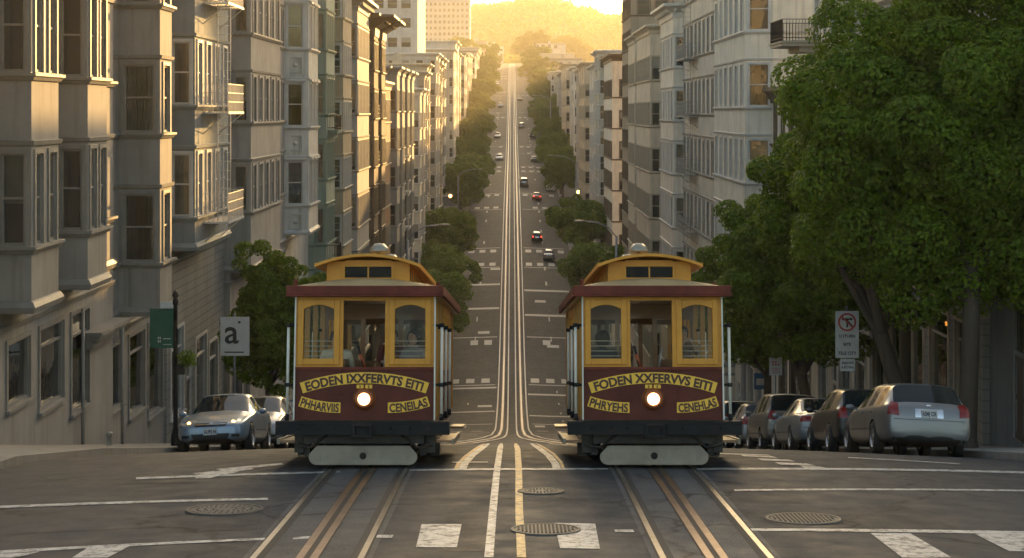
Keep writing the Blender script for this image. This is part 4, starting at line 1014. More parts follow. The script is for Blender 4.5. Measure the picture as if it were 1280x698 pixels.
cable_car(-2.22, 'left maroon and mustard cable car, a rider in a cream shirt at one window', ('EODEN IXXFERVTS EITI', 'PHHARVIIS', 'CENEILAS', '25'),
    [((-.56, 1.3, .71), R(10), 'sit', cloth('cream_shirt', (.55, .50, .38)), cloth('navy_trousers', (.03, .035, .06)), 'short', 'rider in a cream shirt behind the left window of the left cable car', 'cable car riders', 1.04),
     ((.70, 1.2, .71), R(-35), 'sit', cloth('grey_jacket', (.22, .22, .24)), cloth('dark_trousers', (.03, .03, .03)), 'long', 'dark haired rider in grey at the left cable car right window', 'cable car riders', 1.06),
     ((.24, 2.0, .55), R(20), 'grip', cloth('dark_red_shirt', (.12, .03, .025)), MATS['dark_trousers'] if 'dark_trousers' in MATS else cloth('dark_trousers', (.03, .03, .03)), 'short', 'gripman in dark red at the open centre of the left cable car', 'cable car crew', .9)])
cable_car(2.12, 'right maroon and mustard cable car, a dark clad rider seen from behind', ('FODEN XXFERVVS EITI', 'PHRYEHS', 'CENEHLAS', '55'),
    [((-.70, 1.15, .71), R(165), 'sit', cloth('black_coat', (.025, .025, .028)), MATS['dark_trousers'], 'long', 'black coated rider seen from behind, left window of the right cable car', 'cable car riders', 1.04),
     ((.60, 1.5, .71), R(12), 'hold', cloth('brown_top', (.16, .10, .07)), MATS['dark_trousers'], 'long', 'rider with raised hands behind the right window of the right cable car', 'cable car riders', .82),
     ((-.26, 2.2, .5), R(-10), 'sit', cloth('black_shirt', (.03, .03, .03)), MATS['dark_trousers'], 'short', 'crew member sitting low in the open centre of the right cable car', 'cable car crew', .95)])
# ------------------------------------------------------------------ motor cars
M_TYRE = plain('tyre_rubber', (.018, .018, .018), .8); M_RIM = plain('alloy_rim', (.42, .42, .42), .3, .9)
M_CGL = plain('car_glass', (.008, .014, .017), .04, 0, .3, 1, 0, 0, .4); M_TRIM = plain('black_plastic', (.02, .02, .02), .5)
M_TAIL = plain('tail_lamp_red', (.22, .006, .006), .25, 0, .25, 12, 0, .2); M_TAILON = emit('tail_lamp_lit', (.9, .05, .03), 1.2); M_HEADON = emit('headlamp_amber', (1, .55, .18), 2.6)
M_LENS = plain('lamp_lens', (.35, .36, .36), .1, .3, .2, 10, 0, .5); M_PLATE = plain('plate_white', (.5, .5, .47), .5); M_PLD = plain('plate_blue_text', (.03, .04, .09), .5); M_CHR = plain('chrome', (.6, .6, .6), .12, 1.0)
def paint(name, c, metal=.55): return plain(name, tuple(k * .8 for k in c), .32, metal * .8, .06, 1.2, 0, .5)
P_SIL = paint('silver_paint', (.34, .34, .345)); P_SILW = paint('warm_silver_paint', (.37, .355, .33)); P_BLUE = paint('blue_paint', (.035, .085, .17), .3); P_BLK = paint('black_paint', (.018, .019, .022), .2)
P_WAG = paint('dark_silver_paint', (.25, .25, .25)); P_SB2 = paint('pale_silver_paint', (.30, .33, .35)); P_GREY = paint('grey_paint', (.15, .15, .155)); P_BEI = paint('champagne_paint', (.26, .235, .20)); P_RED = paint('red_paint', (.30, .03, .025), .2); P_WHT = paint('white_car_paint', (.6, .6, .58), 0); P_SB = paint('blue_silver_paint', (.24, .33, .42))
KIND = {
 'sedan': dict(L=4.8, st=[(0, .60, .30, .56, .50, .60), (.07, .76, .22, .62, .62, .67), (.40, .86, .19, .74, .68, .79), (1.15, .90, .18, .86, .70, .93), (1.50, .91, .18, .90, .70, .98), (2.25, .91, .18, .93, .58, 1.41),
        (2.80, .91, .18, .94, .57, 1.455), (2.90, .91, .18, .94, .57, 1.455), (3.45, .91, .18, .95, .56, 1.42), (4.12, .90, .20, .96, .64, 1.09), (4.50, .87, .22, .95, .66, 1.04), (4.72, .80, .26, .88, .64, .98), (4.80, .66, .34, .74, .52, .80)],
        ws=3.5 and (4, 5), rw=(8, 9), side=[(5, 6), (7, 8)], axles=(.88, 3.72)),
 'wagon': dict(L=4.75, st=[(0, .60, .30, .56, .50, .60), (.07, .76, .22, .62, .62, .67), (.40, .86, .19, .74, .68, .79), (1.10, .90, .18, .86, .70, .93), (1.40, .91, .18, .90, .70, .98), (2.05, .91, .18, .93, .60, 1.40),
        (2.70, .91, .18, .94, .60, 1.46), (2.80, .91, .18, .94, .60, 1.46), (3.45, .91, .18, .95, .60, 1.45), (3.55, .91, .18, .95, .60, 1.45), (4.12, .90, .20, .96, .60, 1.42), (4.22, .90, .20, .96, .60, 1.41), (4.58, .86, .22, .97, .68, 1.03), (4.68, .82, .26, .90, .66, .95), (4.75, .74, .32, .74, .60, .78)],
        ws=(4, 5), rw=(11, 12), side=[(5, 6), (7, 8), (9, 10)], axles=(.86, 3.62)),
 'hatch': dict(L=4.2, st=[(0, .60, .30, .58, .50, .62), (.07, .75, .22, .66, .60, .72), (.35, .84, .19, .80, .66, .86), (.85, .87, .18, .92, .68, 1.0), (1.10, .88, .18, .95, .68, 1.05), (1.85, .88, .18, .97, .60, 1.48),
        (2.35, .88, .18, .98, .60, 1.53), (2.45, .88, .18, .98, .60, 1.53), (3.10, .88, .18, .99, .60, 1.52), (3.55, .87, .20, 1.0, .60, 1.48), (3.65, .87, .20, 1.0, .60, 1.47), (4.02, .83, .22, 1.0, .66, 1.06), (4.14, .80, .26, .92, .64, .96), (4.20, .72, .32, .76, .58, .80)],
        ws=(4, 5), rw=(10, 11), side=[(5, 6), (7, 8)], axles=(.80, 3.35)),
 'suv': dict(L=4.6, st=[(0, .64, .36, .70, .56, .76), (.07, .80, .28, .82, .66, .88), (.35, .88, .25, .94, .72, 1.0), (.95, .92, .24, 1.04, .74, 1.1), (1.20, .93, .24, 1.06, .74, 1.15), (1.85, .93, .24, 1.08, .66, 1.66),
        (2.45, .93, .24, 1.09, .66, 1.72), (2.55, .93, .24, 1.09, .66, 1.72), (3.30, .93, .24, 1.10, .66, 1.71), (3.40, .93, .24, 1.10, .66, 1.71), (4.05, .92, .26, 1.11, .66, 1.67), (4.15, .92, .26, 1.11, .66, 1.66), (4.42, .88, .28, 1.11, .72, 1.16), (4.53, .85, .30, 1.02, .72, 1.08), (4.60, .78, .36, .84, .66, .90)],
        ws=(4, 5), rw=(11, 12), side=[(5, 6), (7, 8), (9, 10)], axles=(.88, 3.6)),
}
_cc = {}
def ring(w, zb, zbelt, rw, zt):
    h = [(0, zb), (.80 * w, zb), (.965 * w, zb + .10), (w, zb + (zbelt - zb) * .45), (.985 * w, zbelt - .09), (.93 * w, zbelt), (rw + (.93 * w - rw) * .06, max(zt - .07, zbelt + .012)), (rw * .82, zt - .012), (0, zt)]
    return h
def car_meshes(kind):
    if kind in _cc: return _cc[kind]
    K = KIND[kind]; L = K['L']; rings = []
    for (y, w, zb, zbelt, rw, zt) in K['st']:
        h = ring(w, zb, zbelt, rw, zt); rings.append([(x, y - L / 2, z) for x, z in h] + [(-x, y - L / 2, z) for x, z in reversed(h[1:-1])])
    n = len(rings[0]); vs = [v for r in rings for v in r]; fs = []; mi = []
    ng = lambda j: j if j <= 7 else 15 - j      # strip index mirrored
    for i in range(len(rings) - 1):
        for j in range(n):
            a, b = i * n + j, i * n + (j + 1) % n; fs.append((a, b, b + n, a + n)); k = ng(j); m = 0
            if (i, i + 1) == tuple(K['ws']) and k in (6, 7): m = 1
            if (i, i + 1) == tuple(K['rw']) and k in (6, 7): m = 2
            if (i, i + 1) in K['side'] and k == 5: m = 3 if j <= 7 else 4
            if k in (0,): m = 5
            mi.append(m)
    fs.append(tuple(range(n))); mi.append(0); fs.append(tuple(range((len(rings) - 1) * n + n - 1, (len(rings) - 1) * n - 1, -1))); mi.append(0)
    me = bpy.data.meshes.new('car'); me.from_pydata(vs, [], fs)
    mats = [P_SIL, M_CGL, M_CGL, M_CGL, M_CGL, M_TRIM]
    for m in mats: me.materials.append(m)
    me.polygons.foreach_set('material_index', mi)
    bm = bmesh.new(); bm.from_mesh(me)
    cl = bm.edges.layers.float.new('crease_edge'); bm.verts.ensure_lookup_table()
    for e in bm.edges:
        j0, j1 = e.verts[0].index % n, e.verts[1].index % n; i0, i1 = e.verts[0].index // n, e.verts[1].index // n
        if j0 == j1 and ng(j0) is not None and j0 in (5, 11): e[cl] = .55
        if j0 == j1 and j0 in (6, 10): e[cl] = .35
        if i0 == i1 and i0 in (K['ws'][0], K['ws'][1], K['rw'][0], K['rw'][1]): e[cl] = .5
    bmesh.ops.recalc_face_normals(bm, faces=bm.faces); bm.to_mesh(me); bm.free()
    o = put('tmp', me); s = o.modifiers.new('s', 'SUBSURF'); s.levels = s.render_levels = 2
    for f in (1,):
        cu = MB()
        for ya in K['axles']:
            for sd in (-1, 1): cu.lathe([(0, sd * .64), (.355, sd * .64), (.355, sd * 1.2), (0, sd * 1.2)], 'x', (0, ya - L / 2, .33), 28)
        cme = cu.mesh('cut', [M_TRIM]); bm = bmesh.new(); bm.from_mesh(cme); bmesh.ops.remove_doubles(bm, verts=bm.verts, dist=1e-5); bmesh.ops.recalc_face_normals(bm, faces=bm.faces); bm.to_mesh(cme); bm.free()
        co_ = put('tmpc', cme); bo = o.modifiers.new('b', 'BOOLEAN'); bo.operation = 'DIFFERENCE'; bo.object = co_; bo.solver = 'EXACT'; bo.material_mode = 'TRANSFER'
    fm = eval_mesh(o, 'carfull'); bpy.data.objects.remove(o); bpy.data.objects.remove(co_)
    bm = bmesh.new(); bm.from_mesh(fm); bvh = BVHTree.FromBMesh(bm)
    parts = {}
    names = {1: 'windscreen', 2: 'rear_window', 3: 'side_window', 4: 'side_window_far'}
    slot = [m.name if m else '' for m in fm.materials]
    for key in (0, 1, 2, 3, 4):
        b2 = bm.copy(); 
        def keep(f): 
            i = f.material_index
            return (i == key) if key else i not in (1, 2, 3, 4)
        bmesh.ops.delete(b2, geom=[f for f in b2.faces if not keep(f)], context='FACES')
        if key:
            for f in b2.faces: f.material_index = 0
        m2 = bpy.data.meshes.new(names.get(key, 'body')); b2.to_mesh(m2); b2.free()
        if key: m2.materials.append(M_CGL)
        else:
            for m in fm.materials: m2.materials.append(m)
        for p in m2.polygons: p.use_smooth = True
        parts[names.get(key, 'body')] = m2
    bm.free()
    def patch(name, mat, corners, dirn, off=.006, n=8, view='y', closed=True):
        """corners: 4 (x,z) [y-view] or (y,z) [x-view]; cast along dirn onto the body"""
        d = Vector(dirn).normalized(); out = MB(); ok = []; P = []
        a, b, c, e = [Vector(q) for q in corners]
        for i in range(n + 1):
            for j in range(n + 1):
                u, v = i / n, j / n; q = (a * (1 - u) + b * u) * (1 - v) + (e * (1 - u) + c * u) * v
                org = Vector((q[0], 0, q[1])) if view == 'y' else Vector((0, q[0], q[1])); 
                if view == 'y': org = Vector((q[0], -L / 2 if d.y > 0 else L / 2, q[1]))
                else: org = Vector(((.85 if d.x < 0 else -.85), q[0], q[1]))
                h = bvh.ray_cast(org - d * 3, d); 
                if h[0] is None: ok.append(False); P.append((0, 0, 0))
                else: ok.append(True); P.append(h[0] + h[1] * off * (1 if h[1].dot(d) < 0 else -1))
        for i in range(n):
            for j in range(n):
                q = [i * (n + 1) + j, (i + 1) * (n + 1) + j, (i + 1) * (n + 1) + j + 1, i * (n + 1) + j + 1]
                if all(ok[k] for k in q): out.add([P[k] for k in q], [(0, 1, 2, 3)], 0, True)
        if not out.v: return
        m = out.mesh(name, [mat]); b_ = bmesh.new(); b_.from_mesh(m); bmesh.ops.remove_doubles(b_, verts=b_.verts, dist=1e-5); b_.to_mesh(m); b_.free()
        parts.setdefault('_p', []).append((name, m))
    st = K['st']; zh = st[2][3]; tall = kind in ('hatch', 'wagon', 'suv'); tz = st[-3][3] if tall else .90
    lift = .10 if kind == 'suv' else 0
    for s in (-1, 1):
        patch('headlight', M_LENS, [(s * .46, .60 + lift + (.04 if kind == 'hatch' else 0)), (s * .80, .64 + lift), (s * .82, .75 + lift), (s * .50, .70 + lift)], (-s * .35, 1, 0))
        patch('fog_lamp_recess', M_TRIM, [(s * .52, .33 + lift), (s * .70, .33 + lift), (s * .70, .40 + lift), (s * .50, .40 + lift)], (-s * .2, 1, 0), .004, 5)
        if tall: patch('tail_light', M_TAIL, [(s * .60, tz - .22), (s * .86, tz - .20), (s * .84, tz + .06), (s * .66, tz + .02)], (-s * .5, -1, 0), .008)
        else: patch('tail_light', M_TAIL, [(s * .46, .78), (s * .84, .76), (s * .82, .92), (s * .54, .92)], (-s * .45, -1, 0), .008)
        for (ya, yb) in ((1.62, 1.635), (2.84, 2.855), (3.78 - (.3 if L < 4.5 else 0), 3.795 - (.3 if L < 4.5 else 0))):
            patch('door_seam', M_TRIM, [(ya - L / 2, .28), (yb - L / 2, .28), (yb - L / 2, .90), (ya - L / 2, .90)], (-s, 0, 0), .002, 5, 'x')
        patch('side_trim', M_TRIM, [(-L / 2 + 1.4, .48), (L / 2 - 1.5, .48), (L / 2 - 1.5, .51), (-L / 2 + 1.4, .51)], (-s, 0, 0), .006, 14, 'x')
        for yh in (2.6, 3.45): patch('door_handle', M_TRIM, [(yh - L / 2, .80), (yh + .16 - L / 2, .80), (yh + .16 - L / 2, .83), (yh - L / 2, .83)], (-s, 0, 0), .02, 3, 'x')
    patch('grille', M_TRIM, [(-.36, .585 + lift), (.36, .585 + lift), (.40, .675 + lift), (-.40, .675 + lift)], (0, 1, 0), .006, 10)
    patch('grille_bar', M_CHR, [(-.37, .628 + lift), (.37, .628 + lift), (.37, .642 + lift), (-.37, .642 + lift)], (0, 1, 0), .014, 10)
    patch('lower_grille', M_TRIM, [(-.42, .31 + lift), (.42, .31 + lift), (.46, .42 + lift), (-.46, .42 + lift)], (0, 1, 0), .006, 10)
    patch('rear_bumper_seam', M_TRIM, [(-.80, tz - .29), (.80, tz - .29), (.80, tz - .278), (-.80, tz - .278)], (0, -1, 0), .004, 14)
    patch('bumper_valance', M_TRIM, [(-.74, .26 + lift), (.74, .26 + lift), (.70, .33 + lift), (-.70, .33 + lift)], (0, -1, 0), .004, 12)
    if tall: patch('plate_surround', M_CHR, [(-.28, tz - .24), (.28, tz - .24), (.28, tz - .07), (-.28, tz - .07)], (0, -1, 0), .006, 6)
    # plates, emblem, wiper
    pz = tz - .16 if tall else .72
    def yhit(x, z, d): 
        h = bvh.ray_cast(Vector((x, -4 * d, z)), Vector((0, d, 0))); return h[0].y if h[0] else -d * L / 2
    K['plates'] = [(.47 + lift, yhit(0, .47 + lift, 1) - .022, 1), (pz, yhit(0, pz, -1) + .022, -1)]
    mb = MB(); mb.lathe([(0, -.008), (.05, -.006), (.055, 0)], 'y', (0, 0, 0), 20); mb.v = [(x, y * -1 + yhit(0, tz - .01, -1) + .002, z * .6 + tz - .005) for x, y, z in mb.v]
    parts['_p'].append(('emblem', mb.mesh('emblem', [M_CHR])))
    mb = MB(); mb.lathe([(0, -.008), (.05, -.006), (.055, 0)], 'y', (0, 0, 0), 20); mb.v = [(x, y + yhit(0, .665 + lift, 1) - .014, z * .5 + .662 + lift) for x, y, z in mb.v]
    parts['_p'].append(('emblem', mb.mesh('emblem', [M_CHR])))
    for s in (-1, 1):
        mb = MB(); zm = K['st'][4][3] + .05; ym = K['st'][4][0] + .35 - L / 2
        mb.lathe([(0, -.10), (.05, -.095), (.075, -.03), (.08, .03), (.06, .05), (0, .055)], 'y', (0, 0, 0), 16); mb.v = [(s * (.90 + .10) + x * 1.25, ym + y, zm + z * .85) for x, y, z in mb.v]
        mb.box(*sorted((s * .84, s * .95)), ym - .02, ym + .03, zm - .05, zm - .01)
        parts['_p'].append(('wing_mirror', mb.mesh('wing_mirror', [P_SIL])))
    # wheels
    wm = MB(); wm.lathe([(.20, -.10), (.29, -.105), (.32, -.08), (.325, 0), (.32, .08), (.29, .105), (.20, .10)], 'x', (0, 0, 0), 32)
    rim = MB(); rim.lathe([(.205, .10), (.20, .085), (.185, .07), (.185, -.09)], 'x', (0, 0, 0), 28); rim.lathe([(0, .09), (.045, .085), (.05, .06)], 'x', (0, 0, 0), 14)
    rim.lathe([(0, .03), (.18, .02)], 'x', (0, 0, 0), 20, 1)
    for k in range(7): a = 2 * math.pi * k / 7; rim.box(.055, .08, -.022, .022, .03, .19, 0, Matrix.Rotation(a, 4, 'X'))
    parts['_tyre'] = wm.mesh('tyre', [M_TYRE]); parts['_rim'] = rim.mesh('rim', [M_RIM, M_TRIM])
    _cc[kind] = (K, parts); return _cc[kind]
_pm = {}
def painted(me, p):
    k = (me.name, p.name)
    if k not in _pm:
        m = me.copy(); 
        for i in range(len(m.materials)):
            if m.materials[i] and m.materials[i].name == 'silver_paint': m.materials[i] = p
        _pm[k] = m
    return _pm[k]
def car(kind, p, x, y, facing, label, plate='', group='cars parked along the kerb', lit=False, taillit=False, detail=True, name='parked_car', roll=None):
    """facing = -1: bonnet towards the camera, +1: tail towards the camera"""
    K, parts = car_meshes(kind); L = K['L']; z0, z1 = float(rz(x, y - 1.4)), float(rz(x, y + 1.4))
    sl_ = math.atan2(z1 - z0, 2.8); zz = (z0 + z1) / 2 + .005
    Mx = Matrix.Translation((x, y, zz)) @ Matrix.Rotation(sl_, 4, 'X') @ Matrix.Rotation(math.atan((float(rz(x + .5, y)) - float(rz(x - .5, y)))), 4, 'Y').inverted()
    if facing > 0: Mx = Mx @ Matrix.Rotation(math.pi, 4, 'Z')
    if detail:
        t = root(name, (0, 0, 0), label, 'car', group); t.matrix_world = Mx
        for nm in ('body', 'windscreen', 'rear_window', 'side_window', 'side_window_far'):
            me = painted(parts[nm], p) if nm == 'body' else parts[nm]; o = put(nm.replace('_far', ''), me, t)
            if nm == 'body': body = o
        for nm, me in parts['_p']:
            me = painted(me, p)
            if nm == 'headlight' and lit:
                if (me.name, 'lit') not in _pm: q = me.copy(); q.materials[0] = M_LENS; _pm[(me.name, 'lit')] = q
            if nm == 'tail_light' and taillit:
                if (me.name, 'lt') not in _pm: q = me.copy(); q.materials[0] = M_TAILON; _pm[(me.name, 'lt')] = q
                me = _pm[(me.name, 'lt')]
            o = put(nm, me, body if nm in ('door_seam', 'side_trim', 'rear_bumper_seam', 'bumper_valance', 'fog_lamp_recess') else t)
            if nm == 'headlight' and lit:
                c = sum((v.co for v in me.vertices), Vector()) / len(me.vertices); b = MB(); sx = 1 if c.x > 0 else -1
                b.lathe([(0, -.03), (.03, -.026), (.05, 0), (.03, .01)], 'y', (c.x - sx * .05, c.y - .015, c.z), 16); b.build('bulb', [M_HEADON], o)
        for ya in K['axles']:
            for s in (-1, 1):
                m = Matrix.Translation((s * .80, ya - L / 2, .325)); m = m @ Matrix.Rotation(math.pi, 4, 'Z') if s < 0 else m
                w_ = bpy.data.objects.new('wheel', None); COL.objects.link(w_); w_.parent = t; w_.matrix_local = m
                put('tyre', parts['_tyre'], w_); put('rim', parts['_rim'], w_)
        for (z, yy, d) in K['plates']:
            b = MB(); b.box(-.155, .155, -.01, .01, -.08, .08); pb = put('licence_plate', b.mesh('licence_plate', [M_PLATE]), t)
            pb.matrix_local = Matrix.Translation((0, yy, z)) @ (Matrix.Rotation(math.pi, 4, 'Z') if d < 0 else Matrix.Identity(4))
            if plate:
                vs, fs = text_mb(plate, .085, 0, .004, 1); xs = [v[0] for v in vs]; k = .28 / (max(xs) - min(xs)); md = (max(xs) + min(xs)) / 2
                q = MB(); q.add([((v[0] - md) * k, -.0125, v[2]) for v in vs], fs); q.build('lettering', [M_PLD], pb)
        return t
    key = (kind, p.name, facing, taillit)
    if key not in _cc:
        b = MB(); ml = []
        def addm(me, M_=None):
            for po in me.polygons:
                mt = me.materials[po.material_index] if po.material_index < len(me.materials) else None; mt = mt or M_TRIM
                if mt.name == 'silver_paint': mt = p
                if mt not in ml: ml.append(mt)
            o = len(b.v); b.v += [tuple((M_ @ v.co) if M_ else v.co) for v in me.vertices]
            for po in me.polygons:
                mt = me.materials[po.material_index] if po.material_index < len(me.materials) else None; mt = mt or M_TRIM
                if mt.name == 'silver_paint': mt = p
                b.f.append(tuple(i + o for i in po.vertices)); b.m.append(ml.index(mt)); b.sm.append(True)
        for nm in ('body', 'windscreen', 'rear_window', 'side_window', 'side_window_far'): addm(parts[nm])
        for nm, me in parts['_p']:
            if nm in ('headlight', 'tail_light', 'grille', 'plate_surround', 'wing_mirror'):
                if nm == 'tail_light' and taillit: me = me.copy(); me.materials[0] = M_TAILON
                if nm == 'headlight' and lit: me = me.copy(); me.materials[0] = emit('far_headlamp', (1, .85, .6), 3)
                addm(me)
        for ya in K['axles']:
            for s in (-1, 1):
                m = Matrix.Translation((s * .80, ya - L / 2, .325)); m = m @ Matrix.Rotation(math.pi, 4, 'Z') if s < 0 else m; addm(parts['_tyre'], m); addm(parts['_rim'], m)
        _cc[key] = b.mesh('car', ml)
    o = put(name, _cc[key]); o.matrix_world = Mx; return tag(o, label, 'car', group)
# parked on the left, bonnets to the camera
car('sedan', P_SB, -7.2, 43.4, -1, 'silver blue sedan with amber lit headlights, first in the left kerb row', '6UP5 H', lit=True)
car('hatch', P_SIL, -7.12, 48.9, -1, 'silver hatchback parked right behind the front sedan on the left', '5KTR 2')
car('hatch', P_BLUE, -7.2, 54.3, -1, 'blue hatchback third in the left kerb row beside the left cable car', '7CPA 1')
car('suv', P_BLK, -7.2, 60.2, -1, 'tall black wagon behind the blue hatchback in the left kerb row', '')
# parked on the right, tails to the camera
car('wagon', P_WAG, 8.22, 36.2, 1, 'silver estate car seen from behind, nearest in the right kerb row', 'REMJ CIR')
car('hatch', P_BLK, 8.28, 41.5, 1, 'black hatchback parked directly ahead of the silver estate car', '4BLK 7')
car('sedan', P_SB2, 8.25, 46.9, 1, 'silver sedan third in the right kerb row under the no turn sign', '3SDN 8')
car('suv', P_BEI, 8.25, 52.3, 1, 'champagne sport utility car fourth in the right kerb row', '2SUV 6')
car('hatch', P_SIL, 8.2, 57.5, 1, 'silver hatchback fifth in the right kerb row', '')
car('suv', P_GREY, 8.2, 62.8, 1, 'grey sport utility car sixth in the right kerb row', '')
car('sedan', P_BLUE, 8.1, 68.5, 1, 'blue sedan far down the right kerb row beside the cable car bumper', '')
car('suv', P_BLK, 8.1, 74.5, 1, 'black tall car last visible in the right kerb row beside the right cable car', '')
def fd(py):
    lo, hi = 190, 1000
    f = lambda d: HY - float(gz(d)) * F / d
    for _ in range(40):
        m = (lo + hi) / 2
        if f(m) > py: lo = m
        else: hi = m
    return (lo + hi) / 2
fc = [('hatch', P_BLK, 671, 300, 1, True, 'black hatchback driving uphill behind the right tree row with red tail lights'), ('sedan', P_SIL, 686, 322, 1, False, 'silver sedan by the right kerb just above the right cable car'),
      ('sedan', P_RED, 671, 249, 1, True, 'red sedan with lit tail lights in the right lane on the far slope'), ('suv', P_GREY, 655, 232, 1, False, 'grey van like car in the middle of the right lane on the far slope'),
      ('sedan', P_GREY, 668, 202, 1, False, 'grey sedan at the right kerb on the far slope above the grey van'), ('hatch', P_BLK, 666, 172, 1, False, 'dark hatchback at the right kerb halfway up the far slope'),
      ('suv', P_BEI, 652, 160, 1, False, 'champagne sport utility car halfway up the far slope in the right lane'), ('sedan', P_GREY, 650, 126, 1, False, 'grey sedan in the right lane high on the far slope'),
      ('hatch', P_WHT, 651, 92, 1, False, 'white hatchback near the crest right of the tracks'), ('sedan', P_BLK, 652, 86, 1, False, 'black sedan at the crest right of the tracks'),
      ('sedan', P_WHT, 624, 200, -1, False, 'white sedan coming down the left lane of the far slope'), ('sedan', P_SIL, 622, 172, -1, False, 'silver sedan coming down the left lane above the white sedan'),
      ('hatch', P_WHT, 625.5, 134, -1, False, 'small white hatchback coming down high on the left lane'), ('suv', P_BLK, 608, 165, -1, False, 'black tall car parked at the left kerb halfway up the far slope'),
      ('sedan', P_GREY, 609, 158, -1, False, 'grey sedan parked at the left kerb behind the black tall car'), ('sedan', P_SIL, 616, 106, -1, False, 'silver sedan parked at the left kerb high on the far slope'),
      ('hatch', P_GREY, 620, 94, -1, False, 'grey hatchback at the left kerb near the crest'), ('sedan', P_WHT, 620, 88, -1, False, 'white sedan at the left kerb at the crest')]
for k, p, px, py, f, tl, lab in fc:
    d = fd(py); x = (px - 640) * d / F; x = max(-6.8, min(7.9, x)); car(k, p, x, d, f, lab, group='cars on the far slope', taillit=tl, detail=False, name='car')
for i, (d, s, p, k, lab) in enumerate([(348, -1, P_SIL, 'sedan', 'silver sedan parked first past the second side street on the left'), (356, -1, P_BLK, 'hatch', 'black hatchback parked second past the second side street on the left'), (372, -1, P_GREY, 'suv', 'grey tall car parked in the third left block'),
     (352, 1, P_WHT, 'sedan', 'white sedan parked first past the second side street on the right'), (384, 1, P_BLK, 'suv', 'black tall car parked in the third right block'), (427, 1, P_SIL, 'hatch', 'silver hatchback parked at the end of the third right block'),
     (520, -1, P_BLK, 'sedan', 'black sedan parked in the fourth left block'), (506, 1, P_GREY, 'hatch', 'grey hatchback parked in the fourth right block'), (610, 1, P_WHT, 'suv', 'white tall car parked in the fifth right block')]):
    car(k, p, -6.75 if s < 0 else 7.85, d, -1 if s < 0 else 1, lab, group='cars on the far slope', detail=False, name='car')
# ------------------------------------------------------------------ trees
def leaf_mat(name, c1, c2, trans=.42):
    m, nt, b = _nt(name)
    g = nt.nodes.new('ShaderNodeNewGeometry'); oi = nt.nodes.new('ShaderNodeObjectInfo')
    n = noise_n(nt, coords(nt), .9, 3)
    a = mix(nt, g.outputs['Random Per Island'], c1, c2); a = mix(nt, ramp(nt, n, [(.35, 0), (.65, .5)]), a, tuple(c * .7 for c in c1))
    nt.links.new(a, b.inputs['Base Color']); b.inputs['Roughness'].default_value = .4; b.inputs['Specular IOR Level'].default_value = .22
    t = nt.nodes.new('ShaderNodeBsdfTranslucent'); nt.links.new(mix(nt, .5, a, (.26, .34, .02)), t.inputs[0])
    mx = nt.nodes.new('ShaderNodeMixShader'); mx.inputs[0].default_value = trans
    nt.links.new(b.outputs[0], mx.inputs[1]); nt.links.new(t.outputs[0], mx.inputs[2]); nt.links.new(mx.outputs[0], nt.nodes['Material Output'].inputs[0])
    MATS[name] = m; return m
M_LEAF = leaf_mat('ficus_leaves', (.06, .12, .008), (.20, .285, .02)); M_BARK = stucco('bark', (.085, .065, .05), .4, bmp=.6)
M_LEAFF = leaf_mat('far_leaves', (.065, .125, .008), (.19, .27, .02), .38)
def crown_mesh(name, radii, nclump, nleaf, leaf, mat, seed, clump_r=.15, core=True):
    g = np.random.default_rng(seed); rad3 = np.array(radii, float); rm = float(np.prod(rad3)) ** (1 / 3)
    nb = max(9, nclump // 14); i = np.arange(nb) + .5; ph = np.arccos(1 - 2 * i / nb); th = math.pi * (1 + 5 ** .5) * i
    Bc = (np.stack([np.cos(th) * np.sin(ph), np.sin(th) * np.sin(ph), np.cos(ph)], 1) + g.normal(0, .12, (nb, 3))) * g.uniform(.5, .7, (nb, 1)); Br = g.uniform(.27, .40, nb)
    k = np.repeat(np.arange(nb), max(5, nclump // nb)); d = g.normal(0, 1, (len(k), 3)); d /= np.linalg.norm(d, axis=1)[:, None]
    Cu = Bc[k] + d * Br[k][:, None] * g.uniform(.8, 1.05, (len(k), 1)); keep = np.linalg.norm(Cu, axis=1) > .52; Cu = Cu[keep]
    Cm = Cu * rad3; cr = rm * clump_r * g.uniform(.6, 1.3, len(Cm)); w = cr ** 2 / (cr ** 2).sum()
    n2 = int(nleaf * 1.7); idx = g.choice(len(Cm), n2, p=w); dd = g.normal(0, 1, (n2, 3)) + np.array([0, 0, .45]); dd /= np.linalg.norm(dd, axis=1)[:, None]
    P = Cm[idx] + dd * (cr[idx] * g.uniform(.80, 1.08, n2))[:, None] * np.array([1, 1, .8])
    # drop leaves buried inside neighbouring clumps
    ok = np.ones(n2, bool)
    for s0 in range(0, n2, 8000):
        D = np.linalg.norm(P[s0:s0 + 8000, None, :] - Cm[None], axis=2) / cr[None]; ok[s0:s0 + 8000] = D.min(1) > .72
    P, dd = P[ok][:nleaf], dd[ok][:nleaf]; m = len(P)
    nrm = dd + g.normal(0, .42, (m, 3)) + np.array([0, 0, .3]); size = np.ones(m)
    if core:
        nc = m // 8; dc = g.normal(0, 1, (nc, 3)); dc /= np.linalg.norm(dc, axis=1)[:, None]
        P = np.concatenate([P, dc * (g.uniform(.2, .5, nc) ** .6)[:, None] * rad3]); nrm = np.concatenate([nrm, dc]); size = np.concatenate([size, np.full(nc, 1.8)]); m += nc
    nrm /= np.linalg.norm(nrm, axis=1)[:, None]
    t = np.cross(nrm, g.normal(0, 1, (m, 3))); t /= np.linalg.norm(t, axis=1)[:, None] + 1e-9; b = np.cross(nrm, t)
    s = (leaf * g.uniform(.6, 1.25, m) * size)[:, None]; fold = nrm * s * .12
    V = np.stack([P - t * s * .5, P + b * s * .34 + fold, P + t * s * .5, P - b * s * .34 + fold], 1).reshape(-1, 3)
    return np_mesh(name, V, np.arange(m * 4).reshape(-1, 4), mat), Bc * rad3
